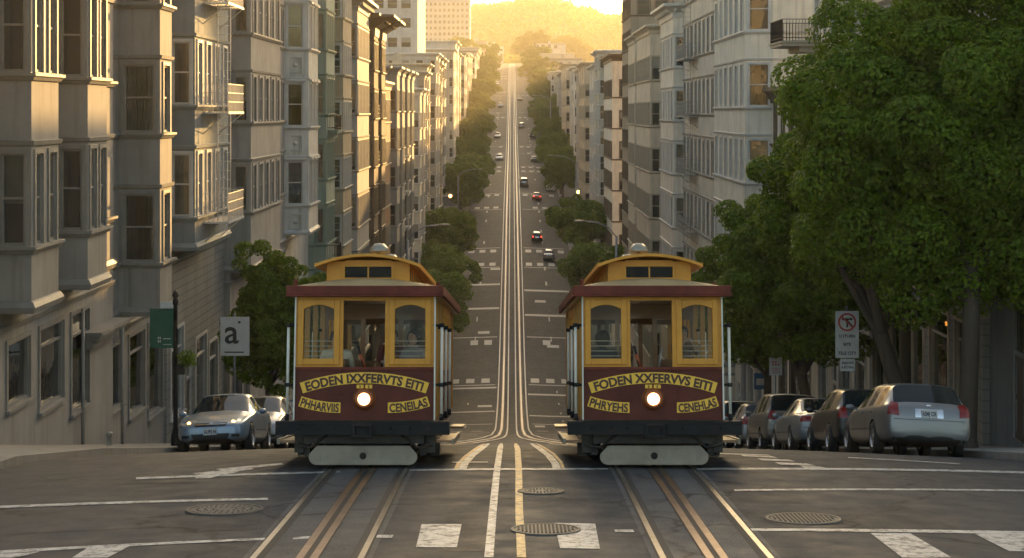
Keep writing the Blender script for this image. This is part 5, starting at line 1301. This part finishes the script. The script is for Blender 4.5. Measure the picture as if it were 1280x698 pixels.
def limbs(base, crown_c, Cc, r0, seed, fork=.55, nl=9, bend=(0, 0)):
    """tapered trunk, forks and limbs reaching clumps of the crown; coordinates local to base"""
    rr_ = random.Random(seed); mb = MB(); c = Vector(crown_c); h = c.z * fork
    tr = [Vector((0, 0, -.25)), Vector((bend[0] * .2, bend[1] * .2, h * .25)), Vector((bend[0] * .6, bend[1] * .6, h * .6)), Vector((bend[0], bend[1], h))]
    def smooth(p, n=5):
        o = []
        for i in range(len(p) - 1):
            p0, p1, p2, p3 = p[max(i - 1, 0)], p[i], p[i + 1], p[min(i + 2, len(p) - 1)]
            for k in range(n):
                t = k / n; o.append(.5 * ((2 * p1) + (p2 - p0) * t + (2 * p0 - 5 * p1 + 4 * p2 - p3) * t * t + (3 * p1 - p0 - 3 * p2 + p3) * t ** 3))
        return o + [p[-1]]
    T = smooth(tr); n = len(T); mb.tube(T, [r0 * (1.45 if i == 0 else 1.2 if i == 1 else 1.0 - .25 * i / n) for i in range(n)], 12)
    sel = sorted(range(len(Cc)), key=lambda i: rr_.random())[:nl]
    top = T[-1]
    for q, i in enumerate(sel):
        e = c + Vector(Cc[i]) * .93; m1 = top.lerp(e, .35) + Vector((rr_.uniform(-.3, .3), rr_.uniform(-.3, .3), .1)) * r0 * 3; m2 = top.lerp(e, .7) + Vector((rr_.uniform(-.3, .3), rr_.uniform(-.3, .3), .2)) * r0 * 2
        L = smooth([top - Vector((0, 0, .15)), m1, m2, e], 4); k = len(L); rb = r0 * (.62 if q < 3 else .42)
        mb.tube(L, [rb * (1 - .85 * j / (k - 1)) for j in range(k)], 8)
    return mb
def near_tree(x, y, cx, cy, cz, radii, label, seed, r0, nclump, nleaf, leaf, bend=(0, 0), fork=.55, cat='tree', side=1, nl=10, cr=.15):
    zb = float(rz(LC if side < 0 else RC, y)) + .2
    t = root('street_tree', (x, y, zb), label, cat, 'kerbside trees'); me, Cc = crown_mesh('crown', radii, nclump, nleaf, leaf, M_LEAF, seed, cr)
    c = (cx - x, cy - y, cz - zb); put('crown', me, t, loc=c); tm = limbs((0, 0, 0), c, Cc, r0, seed, fork, nl, bend); tm.build('trunk', [M_BARK], t)
    return t
near_tree(11.0, 41.6, 11.6, 43.0, -1.0, (5.5, 4.0, 4.7), 'biggest kerb tree with a thick straight trunk and huge crown at the right edge', 11, .25, 420, 150000, .13, bend=(.15, 0), fork=.62, nl=14)
near_tree(10.9, 46.5, 10.2, 49.8, -2.5, (3.3, 2.6, 2.8), 'leaning tree with a curved trunk behind the silver estate car', 12, .26, 260, 70000, .125, bend=(-.75, .8), fork=.45, nl=12)
near_tree(10.8, 61, 10.1, 61.5, -6.0, (3.5, 3.3, 3.3), 'forked tree with several slender stems above the middle of the right kerb row', 13, .24, 260, 70000, .14, bend=(-.5, .3), fork=.42, nl=14)
near_tree(11.0, 74, 10.7, 74, -8.5, (2.6, 2.8, 3.0), 'tree whose crown shows right beside the right cable car roof', 14, .2, 200, 36000, .16, fork=.5)
near_tree(-9.6, 67.6, -9.3, 67.6, -8.1, (2.4, 2.2, 2.8), 'round kerb tree left of the left cable car by the white letter sign', 15, .13, 200, 44000, .13, side=-1, fork=.45)
near_tree(12.0, 52.5, 12.3, 52.5, .6, (3.0, 2.6, 3.2), 'tall tree behind the biggest one with its crown reaching out of the frame', 16, .2, 200, 30000, .16, fork=.7)
# far street trees: three crown forms, repeated
protos = [crown_mesh('crown', (1, 1, .74), 130, 15000, .062, M_LEAFF, 30 + k, .17) for k in range(3)]
pt = []
for k in range(3):
    mb = limbs((0, 0, 0), (0, 0, 2.0), protos[k][1], .09, 60 + k, .62, 7, (.05 * (k - 1), 0)); pt.append(mb.mesh('trunk', [M_BARK]))
def far_tree(x, d, pxy, r, label, grp, k, yc=None):
    zb = float(gz(d)) - .1; zc = -(pxy - HY) * d / F; H = zc - zb
    t = root('street_tree', (x, d, zb), label, 'tree', grp); c = put('crown', protos[k % 3][0], t, loc=(0, 0, H)); c.scale = (r * 1.13, r * 1.13, r * 1.08); c.rotation_euler = (0, 0, k * 1.7)
    tr = put('trunk', pt[k % 3], t); tr.scale = (r * .7 if r < 6 else r * .5,) * 2 + (H / 2.0,)
    return t
Lrow = [(-9.4, 190, 402, 3.9), (-9.2, 204, 371, 4.6), (-9.5, 221, 334, 4.7), (-9.0, 236, 291, 4.7), (-9.6, 322, 226, 5.3), (-9.2, 345, 212, 5.0), (-9.5, 368, 193, 4.9), (-9.4, 405, 166, 4.8), (-9.7, 440, 147, 4.6), (-9.5, 478, 128, 4.6), (-9.6, 530, 112, 5.2), (-9.8, 575, 98, 5.3), (-10, 640, 84, 6.2), (-16, 740, 73, 9.5), (-22, 800, 66, 10.5), (-13, 850, 74, 7)]
Rrow = [(9.9, 196, 335, 4.2), (9.6, 232, 277, 4.8), (9.6, 322, 215, 4.5), (9.8, 345, 200, 4.4), (9.6, 372, 181, 4.5), (9.7, 404, 164, 4.6), (9.6, 440, 147, 4.7), (9.8, 478, 133, 4.9), (9.8, 520, 115, 5.2), (10, 575, 100, 5.6), (10.2, 640, 86, 6.5), (11, 720, 74, 7.5)]
ordn = ['first', 'second', 'third', 'fourth', 'fifth', 'sixth', 'seventh', 'eighth', 'ninth', 'tenth', 'eleventh', 'twelfth', 'thirteenth', 'fourteenth', 'fifteenth', 'sixteenth']
for i, (x, d, py, r) in enumerate(Lrow): far_tree(x, d, py, r, 'rounded street tree, %s uphill from the left cable car in the left row' % ordn[i], 'street trees up the left side', i)
for i, (x, d, py, r) in enumerate(Rrow): far_tree(x, d, py, r, 'rounded street tree, %s uphill from the right cable car in the right row' % ordn[i], 'street trees up the right side', i + 1)
for i, (px, py, d, r, lab) in enumerate([(667, 58, 930, 11.5, 'domed tree on the crest just right of the tracks'), (684, 62, 960, 9.5, 'smaller domed tree behind the crest one'), (714, 62, 1000, 12, 'broad domed tree on the crest further right'), (700, 72, 980, 7, 'low tree between the two domed crest trees'),
        (735, 75, 990, 7, 'low tree right of the broad domed crest tree'), (600, 78, 1000, 8, 'dark domed tree at the crest left of the tracks')]):
    far_tree((px - 640) * d / F, d, py, r, lab, 'trees on the crest', i)
# distant wooded ridge
hm, _ = None, None
g = np.random.default_rng(5); n = 2800; hx = g.uniform(-260, 330, n); hy = g.uniform(1120, 1720, n)
hz = terr(hx[:, None], hy[:, None])[:, 0]
cm = protos[0][0]; nv = len(cm.vertices); pv = np.empty(nv * 3, np.float32); cm.vertices.foreach_get('co', pv); pv = pv.reshape(-1, 4, 3)
sub = pv[g.choice(len(pv), 400, replace=False)]
V = []
for i in range(n):
    s = g.uniform(6, 12); q = sub[g.choice(400, 60, replace=False)]; c = q.mean(1, keepdims=True); q = c + (q - c) * 4.2
    V.append((q * np.array([s, s, s * .9]) + np.array([hx[i], hy[i], hz[i] + s * .45])).reshape(-1, 3))
V = np.concatenate(V)
tag(put('hill_woodland', np_mesh('hill_woodland', V, np.arange(len(V)).reshape(-1, 4), M_LEAFF)), label='wooded ridge closing the street in golden haze', kind='stuff', cat='woodland')
for i, (px, py, w_, h_, d, lab) in enumerate([(600, 8, 15, 10, 1650, 'pale block on the hilltop left of the sun glow'), (693, 10, 20, 9, 1640, 'low pale block on the hilltop under the sun glow'), (612, 58, 9, 10, 1120, 'small house at the foot of the wooded ridge')]):
    x = (px - 640) * d / F; z = -(py - HY) * d / F; mb = MB(); t = root('hilltop_building', (x, d, z - h_), lab, 'building'); mb.box(-w_, w_, 0, 14, -14, h_); mb.box(-w_ * .5, w_ * .4, 3, 10, h_, h_ + 3); mb.build('wall', [w_office], t)
    mb = MB()
    for a in range(int(w_ * 2 / 3)):
        for b in range(int(h_ / 3.2)): mb.box(-w_ + 1 + a * 3, -w_ + 2.4 + a * 3, -.12, .0, 1 + b * 3.2 - .5, 2.4 + b * 3.2 - .5)
    mb.build('window', [M_PANE], t)
# ------------------------------------------------------------------ signs, lamps, small street things
M_SIGNW = plain('sign_white', (.52, .52, .50), .5, 0, .12, 4); M_SIGNG = plain('banner_green', (.005, .09, .055), .6, 0, .15, 3); M_SRED = plain('sign_red', (.42, .03, .03), .5); M_SBLK = plain('sign_black', (.015, .015, .015), .5)
M_CONCP = plain('pole_grey', (.16, .165, .165), .5, .4); M_BLUE = plain('sign_blue', (.03, .12, .26), .4)
def flat_text(par, name, txt, h, x, z, y, mat, maxw=None, bold=.0):
    vs, fs = text_mb(txt, h, 0, bold); xs = [v[0] for v in vs]; k = 1 if not maxw else min(1, maxw / (max(xs) - min(xs)))
    m = MB(); m.add([(x + v[0] * k, y, z + v[2]) for v in vs], fs); return m.build(name, [mat], par)
# green banner on a black post (left)
x, y = -9.0, 46.0; zb = swz(y); t = root('banner_post', (x, y, zb), 'black post on the left kerb carrying a green banner', 'post')
H = 4.05; mb = MB(); mb.lathe([(.12, 0), (.12, .25), (.09, .35), (.062, .5), (.055, H - .3), (.075, H - .28), (.08, H - .2), (.05, H - .12), (.09, H - .05), (.06, H + .05), (0, H + .1)], 'z', (0, 0, 0), 16); mb.build('pole', [M_BLACK], t)
mb = MB(); mb.box(-.68, -.03, -.015, .0, H - 1.42, H - .42); mb.box(-.70, 0, -.02, .01, H - .42, H - .39); mb.box(-.70, 0, -.02, .01, H - 1.45, H - 1.42); bn = mb.build('banner', [M_SIGNG], t)
mb = MB(); mb.box(-.40, -.03, -.02, .02, H - .42, H - .22); mb.box(-.05, -.02, -.02, -.01, H - 1.2, H - .3); mb.build('white_flag', [M_SIGNW], bn)
mb = MB()
for k in range(4): mb.box(-.47 + (k % 2) * .05, -.44 + (k % 2) * .05, -.019, -.016, H - 1.3 + (k // 2) * .09, H - 1.24 + (k // 2) * .09)
mb.box(-.33, -.12, -.019, -.016, H - 1.21, H - 1.19); mb.box(-.33, -.1, -.019, -.016, H - 1.36, H - 1.345); mb.build('lettering', [M_SIGNW], bn)
mb = MB(); mb.box(.06, .26, -.1, .1, H - 2.15, H - 1.85); mb.build('pedestrian_signal', [M_SBLK], t)
me, _c = crown_mesh('foliage', (.28, .25, .22), 14, 900, .05, M_LEAF, 77, .35); o = put('hanging_basket', me, loc=(x + .33, y - .05, zb + H - 1.75)); tag(o, 'small clump of leaves hanging on the green banner post', 'plant')
# big white sign with the letter a
x, y = -8.6, 53.3; zb = swz(y); t = root('sign_post', (x, y, zb), 'white square sign with a lower case letter a on a grey pole', 'sign'); z = -6.35 - zb
mb = MB(); mb.tube([(0, 0, 0), (0, 0, z + .12)], .035, 10); mb.build('pole', [M_CONCP], t); mb = MB(); mb.box(-.43, .47, -.065, -.04, z - 1.2, z); bd = mb.build('sign_board', [plain('sign_offwhite', (.44, .44, .42), .5, 0, .1, 3)], t, bevel=.01)
flat_text(bd, 'lettering', 'a', .78, -.08, z - .42, -.068, M_SBLK, bold=.012); mb = MB(); mb.box(.12, .2, -.069, -.066, z - .2, z - .13); mb.box(-.3, .3, -.069, -.066, z - 1.11, z - 1.07); mb.build('mark', [M_SBLK], bd)
# no turning sign (right)
x, y = 9.42, 48.4; zb = swz(y, 1); t = root('sign_post', (x, y, zb), 'tall white sign with a red ringed crossed arrow and lines of black writing', 'sign'); z = -5.6 - zb
mb = MB(); mb.tube([(0, 0, 0), (0, 0, z + .12)], .032, 10); mb.build('pole', [M_CONCP], t); mb = MB(); mb.box(-.33, .33, -.06, -.04, z - 1.32, z); bd = mb.build('sign_board', [M_SIGNW], t, bevel=.01)
mb = MB(); n = 40; cz = z - .31
for k in range(n):
    a, b = 2 * math.pi * k / n, 2 * math.pi * (k + 1) / n; mb.quad(*[(r_ * math.cos(q), -.0635, cz + r_ * math.sin(q)) for r_, q in ((.205, a), (.255, a), (.255, b), (.205, b))])
Mr = Matrix.Translation((0, 0, cz)) @ Matrix.Rotation(R(45), 4, 'Y'); mb.box(-.22, .22, -.0665, -.0645, -.022, .022, 0, Mr); mb.build('red_ring', [M_SRED], bd)
mb = MB(); mb.box(-.025, .025, -.064, -.062, cz - .15, cz + .1); mb.box(-.14, .14, -.0642, -.0622, cz + .06, cz + .11); mb.add([(-.1, -.0638, cz + .13), (-.1, -.0638, cz + .04), (-.17, -.0638, cz + .085)], [(0, 1, 2)]); mb.add([(.1, -.0638, cz + .13), (.1, -.0638, cz + .04), (.17, -.0638, cz + .085)], [(0, 2, 1)])
mb.box(-.022, .022, -.0643, -.0623, -.13, .13, 0, Matrix.Translation((.07, 0, cz - .03)) @ Matrix.Rotation(R(-40), 4, 'Y')); mb.build('arrow', [M_SBLK], bd)
for txt, dz, h, mw in (('U ITURN', -.70, .085, .5), ('BITE', -.93, .08, .34), ('TELE CITY', -1.18, .09, .52)): flat_text(bd, 'lettering', txt, h, 0, z + dz, -.064, M_SBLK, mw, .004)
mb = MB(); mb.box(-.2, .22, -.06, -.04, z - 1.69, z - 1.35); b2 = mb.build('lower_board', [M_SIGNW], t)
for txt, dz in (('TRETYPY', -1.46), ('A BTTVRA', -1.58)): flat_text(b2, 'lettering', txt, .06, .01, z + dz, -.064, M_SBLK, .36, .003)
# small notice sign
x, y = 9.5, 62.0; zb = swz(y, 1); t = root('sign_post', (x, y, zb), 'small white notice with red marks beyond the forked tree', 'sign'); z = -8.85 - zb
mb = MB(); mb.tube([(0, 0, 0), (0, 0, z + .05)], .028, 8); mb.build('pole', [M_CONCP], t); mb = MB(); mb.box(-.23, .23, -.05, -.03, z - .64, z); bd = mb.build('sign_board', [M_SIGNW], t)
mb = MB()
for k in range(5): mb.box(-.13 + (k % 3) * .1, -.07 + (k % 3) * .1, -.054, -.051, z - .28 + (k // 3) * .09, z - .22 + (k // 3) * .09)
for k in range(3): mb.box(-.15, .15, -.054, -.051, z - .4 - k * .07, z - .385 - k * .07)
mb.build('lettering', [M_SRED], bd)
# blue hanging shop sign
x, y = 11.6, 80.0; z = -12.0; t = root('shop_sign', (x, y, z), 'blue shop signs with white panels hanging over the right pavement', 'sign')
mb = MB(); mb.box(-.35, .25, -.06, 0, .1, 1.0); mb.box(-.35, .45, -.06, 0, -.9, -.15); mb.build('sign_board', [M_BLUE], t); mb = MB(); mb.box(-.3, .1, -.07, -.062, .55, .9); mb.box(-.25, .2, -.07, -.062, -.7, -.4); mb.build('white_panel', [M_SIGNW], t); mb = MB(); mb.tube([(.45, -.03, 1.05), (2.2, -.03, 1.05)], .03, 6); mb.tube([(.45, -.03, 1.05), (.45, -.03, -.2)], .03, 6); mb.build('bracket', [M_BLACK], t)
# wall lamp, lantern
t = root('wall_lamp', (12.95, 54.9, -6.76), 'small glowing orange lamp on the stone wall above the silver estate car', 'lamp'); mb = MB(); mb.box(-.02, .35, -.03, .03, -.03, .03); mb.build('bracket', [M_BLACK], t)
mb = MB(); mb.lathe([(0, -.09), (.07, -.05), (.08, 0), (.07, .05), (0, .09)], 'z', (-.05, 0, 0), 14); mb.build('bulb', [emit('orange_glow', (1, .35, .05), .9)], t)
t = root('lantern', (11.9, 50.5, -4.0), 'dark iron lantern hanging by the balcony over the right pavement', 'lamp'); mb = MB(); mb.lathe([(0, .32), (.05, .3), (.17, .16), (.19, .14)], 'z', n=6, smooth=False); mb.lathe([(.10, -.25), (.12, -.22), (0, -.24)], 'z', n=6, smooth=False); mb.box(0, 1.4, -.015, .015, .31, .34)
for k in range(6): a = k * math.pi / 3; mb.tube([(.10 * math.cos(a), .10 * math.sin(a), -.23), (.16 * math.cos(a), .16 * math.sin(a), .15)], .012, 5)
mb.build('frame', [M_BLACK], t); mb = MB(); mb.lathe([(.09, -.22), (.15, .14)], 'z', n=6, smooth=False); mb.build('glass', [glass('lamp_glass', (.6, .6, .55), .3)], t)
# cobra head street lamps
def cobra(x, y, zl, reach, s, lab, r_=.09):
    zb = float(gz(y)); H = zl - zb; t = root('street_lamp', (x, y, zb), lab, 'street lamp', 'curved arm street lamps'); mb = MB()
    mb.tube([(0, 0, 0), (0, 0, H - 1.2)], [r_ * 1.5, r_], 10); mb.build('pole', [M_GALV], t); mb = MB()
    mb.tube([(0, 0, H - 1.3), (s * reach * .2, 0, H - .55), (s * reach * .5, 0, H - .12), (s * reach * .85, 0, H)], r_ * .6, 8); mb.build('arm', [M_GALV], t); mb = MB()
    mb.lathe([(0, -.45), (.10, -.42), (.17, -.1), (.15, .3), (.07, .45), (0, .47)], 'x', (s * reach, 0, H + .02), 12); mb.v = [(a, b, H + .02 + (c - H - .02) * .45) for a, b, c in mb.v]; mb.build('lamp_head', [M_DOME], t)
cobra(-8.5, 140, -9.2, 3.0, 1, 'street lamp arching over the trees right of the left cable car roof'); cobra(8.5, 140, -8.9, 3.0, -1, 'street lamp arching over the big tree above the right cable car')
cobra(9.4, 252, -6.4, 3.8, -1, 'street lamp on the right halfway up the first far block'); cobra(9.4, 420, 4.0, 4, -1, 'street lamp on the right high up the far slope', .11); cobra(-9.4, 300, -10, 3.8, 1, 'street lamp on the left before the second side street')
# traffic signals at the far side streets
for (x, y, h, col, lab) in ((12.4, 322, 2.2, (1, .75, .15), 'traffic signal with a bright yellow light at the second side street on the right'), (-11.4, 318, 2.0, (1, .45, .1), 'traffic signal with an orange light at the second side street on the left'),
                          (9.4, 219, 5.5, (.5, .05, .03), 'traffic signal on the right corner of the first side street'), (-9.0, 219, 5.5, (.5, .05, .03), 'traffic signal on the left corner of the first side street')):
    zb = float(gz(y)) + .1; t = root('traffic_light', (x, y, zb), lab, 'traffic light', 'traffic signals'); mb = MB(); mb.tube([(0, 0, 0), (0, 0, h + .8)], .07, 8); mb.build('pole', [M_CONCP], t)
    mb = MB(); mb.box(-.2, .2, -.35, -.08, h, h + 1.05)
    for k in range(3): mb.lathe([(.13, -.5), (.14, -.35)], 'y', (0, 0, h + .2 + k * .32), 10)
    mb.build('signal_housing', [M_SBLK], t); mb = MB(); r_ = .3 if h < 3 else .12; mb.lathe([(0, -.42), (r_ * .8, -.40), (r_, -.36)], 'y', (0, 0, h + .84), 12); mb.build('lit_lens', [emit('signal_%d' % y + ('r' if x > 0 else 'l'), col, 6)], t)
# kerb marker, board fence, pipes, ledge
t = root('kerb_marker', (-8.15, 34.8, swz(34.8)), 'short pale pipe standing on the left pavement near the kerb', 'bollard'); mb = MB(); mb.lathe([(.06, 0), (.05, .02), (.05, .2), (.062, .21), (.062, .27), (0, .28)], 'z', n=14); mb.build('post', [M_PLOW], t)
t = root('board_fence', (-11.2, 73.4, swz(80)), 'pale vertical board fence below the left kerb tree', 'fence'); mb = MB()
for k in range(62):
    yy = k * .27; mb.box(-.03, .03, yy, yy + .22, -1.5 - (swz(80) - swz(73.4 + yy)) , 1.6 - (swz(80) - swz(73.4 + yy)) * 1.0 + 1.2)
mb.build('board', [plain('fence_board', (.36, .35, .32), .7, 0, .2, 2)], t); mb = MB()
for k in range(7): yy = k * 2.75; zz = -(swz(80) - swz(73.4 + yy)); mb.box(-.1, -.03, yy, yy + .1, zz - 1.5, zz + 2.9)
mb.build('post', [MATS['fence_board']], t)
mb = MB()
for yy, z0_, z1_ in ((47.2, -10.4, -5.4), (52.0, -10.6, -6.4)): mb.tube([(-11.78, yy, z0_), (-11.78, yy, z1_)], .05, 8)
b1.mk('drain_pipe', mb, [t_taupe])
mb = MB(); mb.box(-11.9, -11.35, 47.6, 51.2, -6.22, -6.12); mb.box(-11.9, -11.45, 47.7, 51.1, -6.36, -6.22); mb.box(-11.9, -11.65, 47.8, 51.0, -6.6, -6.36); b1.mk('door_ledge', mb, [t_taupe])
# pedestrians far off
for i, (x, d, c, lab) in enumerate([(-11.2, 300, (.4, .04, .03), 'pedestrian in a red top on the far left pavement'), (-10.6, 306, (.05, .06, .12), 'pedestrian in dark blue on the far left pavement'), (11.2, 300, (.25, .25, .25), 'pedestrian in grey on the far right pavement')]):
    person(Matrix.Identity(4), (x, d, swz(d) + .02), R(20 * i), 'stand', cloth('walker_top_%d' % i, c), MATS['dark_trousers'], 'short', lab, 'pedestrians')
# relief panels of the white ornate building
mb = MB()
for z in b5.zs:
    za, zb_ = z - 1.35, z - .5
    for (xa, xb) in ((-11.9, -11.1),):
        y = 91.15; 
        mb.box(xa, xb, y - .03, y + .12, za, za + .08); mb.box(xa, xb, y - .03, y + .12, zb_ - .08, zb_); mb.box(xa, xa + .08, y - .03, y + .12, za + .08, zb_ - .08); mb.box(xb - .08, xb, y - .03, y + .12, za + .08, zb_ - .08)
        mb.lathe([(0, -.05), (.1, -.04), (.16, .1)], 'y', ((xa + xb) / 2, y, (za + zb_) / 2), 12)
b5.mk('relief_panel', mb, [t_white])
# ------------------------------------------------------------------ haze, sky, sun, camera
SUN_EL, SUN_AZ = 9.3, 17.5      # azimuth from +Y towards +X
def haze():
    mb = MB(); mb.box(-1510, 1510, -95, 2510, -33.5, 135)
    m = bpy.data.materials.new('haze'); m.use_nodes = True; nt = m.node_tree; nt.nodes.clear()
    o = nt.nodes.new('ShaderNodeOutputMaterial'); v = nt.nodes.new('ShaderNodeVolumePrincipled')
    v.inputs['Color'].default_value = (.98, .88, .68, 1); v.inputs['Density'].default_value = HAZE_D; v.inputs['Anisotropy'].default_value = HAZE_G
    nt.links.new(v.outputs[0], o.inputs['Volume'])
    tag(mb.build('haze', [m]), kind='stuff')
HAZE_D, HAZE_G = .00026, .38
haze()
w = bpy.data.worlds.new('World'); sc.world = w; w.use_nodes = True; nt = w.node_tree
sky = nt.nodes.new('ShaderNodeTexSky'); sky.sky_type = 'NISHITA'; sky.sun_disc = False
sky.sun_elevation = R(SUN_EL); sky.sun_rotation = R(SUN_AZ); sky.air_density = 1.0; sky.dust_density = 4.0; sky.altitude = 50
nt.links.new(sky.outputs[0], nt.nodes['Background'].inputs[0]); nt.nodes['Background'].inputs[1].default_value = .15
sl = bpy.data.lights.new('sun', 'SUN'); sl.energy = 4.0; sl.angle = R(.5); sl.color = (1.0, .60, .23)
so = bpy.data.objects.new('sun', sl); COL.objects.link(so)
dv = Vector((math.sin(R(SUN_AZ)) * math.cos(R(SUN_EL)), math.cos(R(SUN_AZ)) * math.cos(R(SUN_EL)), math.sin(R(SUN_EL))))
so.rotation_euler = dv.to_track_quat('Z', 'Y').to_euler()
cam = bpy.data.cameras.new('camera'); co = bpy.data.objects.new('camera', cam); COL.objects.link(co); sc.camera = co
co.location = (0, 0, 0); co.rotation_euler = (R(90), 0, 0); cam.sensor_width = 36; cam.lens = F / 1280 * 36; cam.shift_y = -(349 - HY) / 1280
cam.clip_start = .5; cam.clip_end = 9000
sc.view_settings.view_transform = 'Standard'; sc.view_settings.look = 'None'; sc.view_settings.exposure = 1.72; sc.view_settings.use_white_balance = True; sc.view_settings.white_balance_temperature = 7300; sc.view_settings.white_balance_tint = 8; sc.view_settings.gamma = 1
sc.cycles.use_denoising = True; sc.cycles.max_bounces = 6; sc.cycles.diffuse_bounces = 3; sc.cycles.glossy_bounces = 3; sc.cycles.transparent_max_bounces = 12
sc.cycles.volume_bounces = 1; sc.cycles.use_adaptive_sampling = True; sc.cycles.adaptive_threshold = .02
sc.cycles.sample_clamp_indirect = 6; sc.cycles.caustics_reflective = False; sc.cycles.caustics_refractive = False
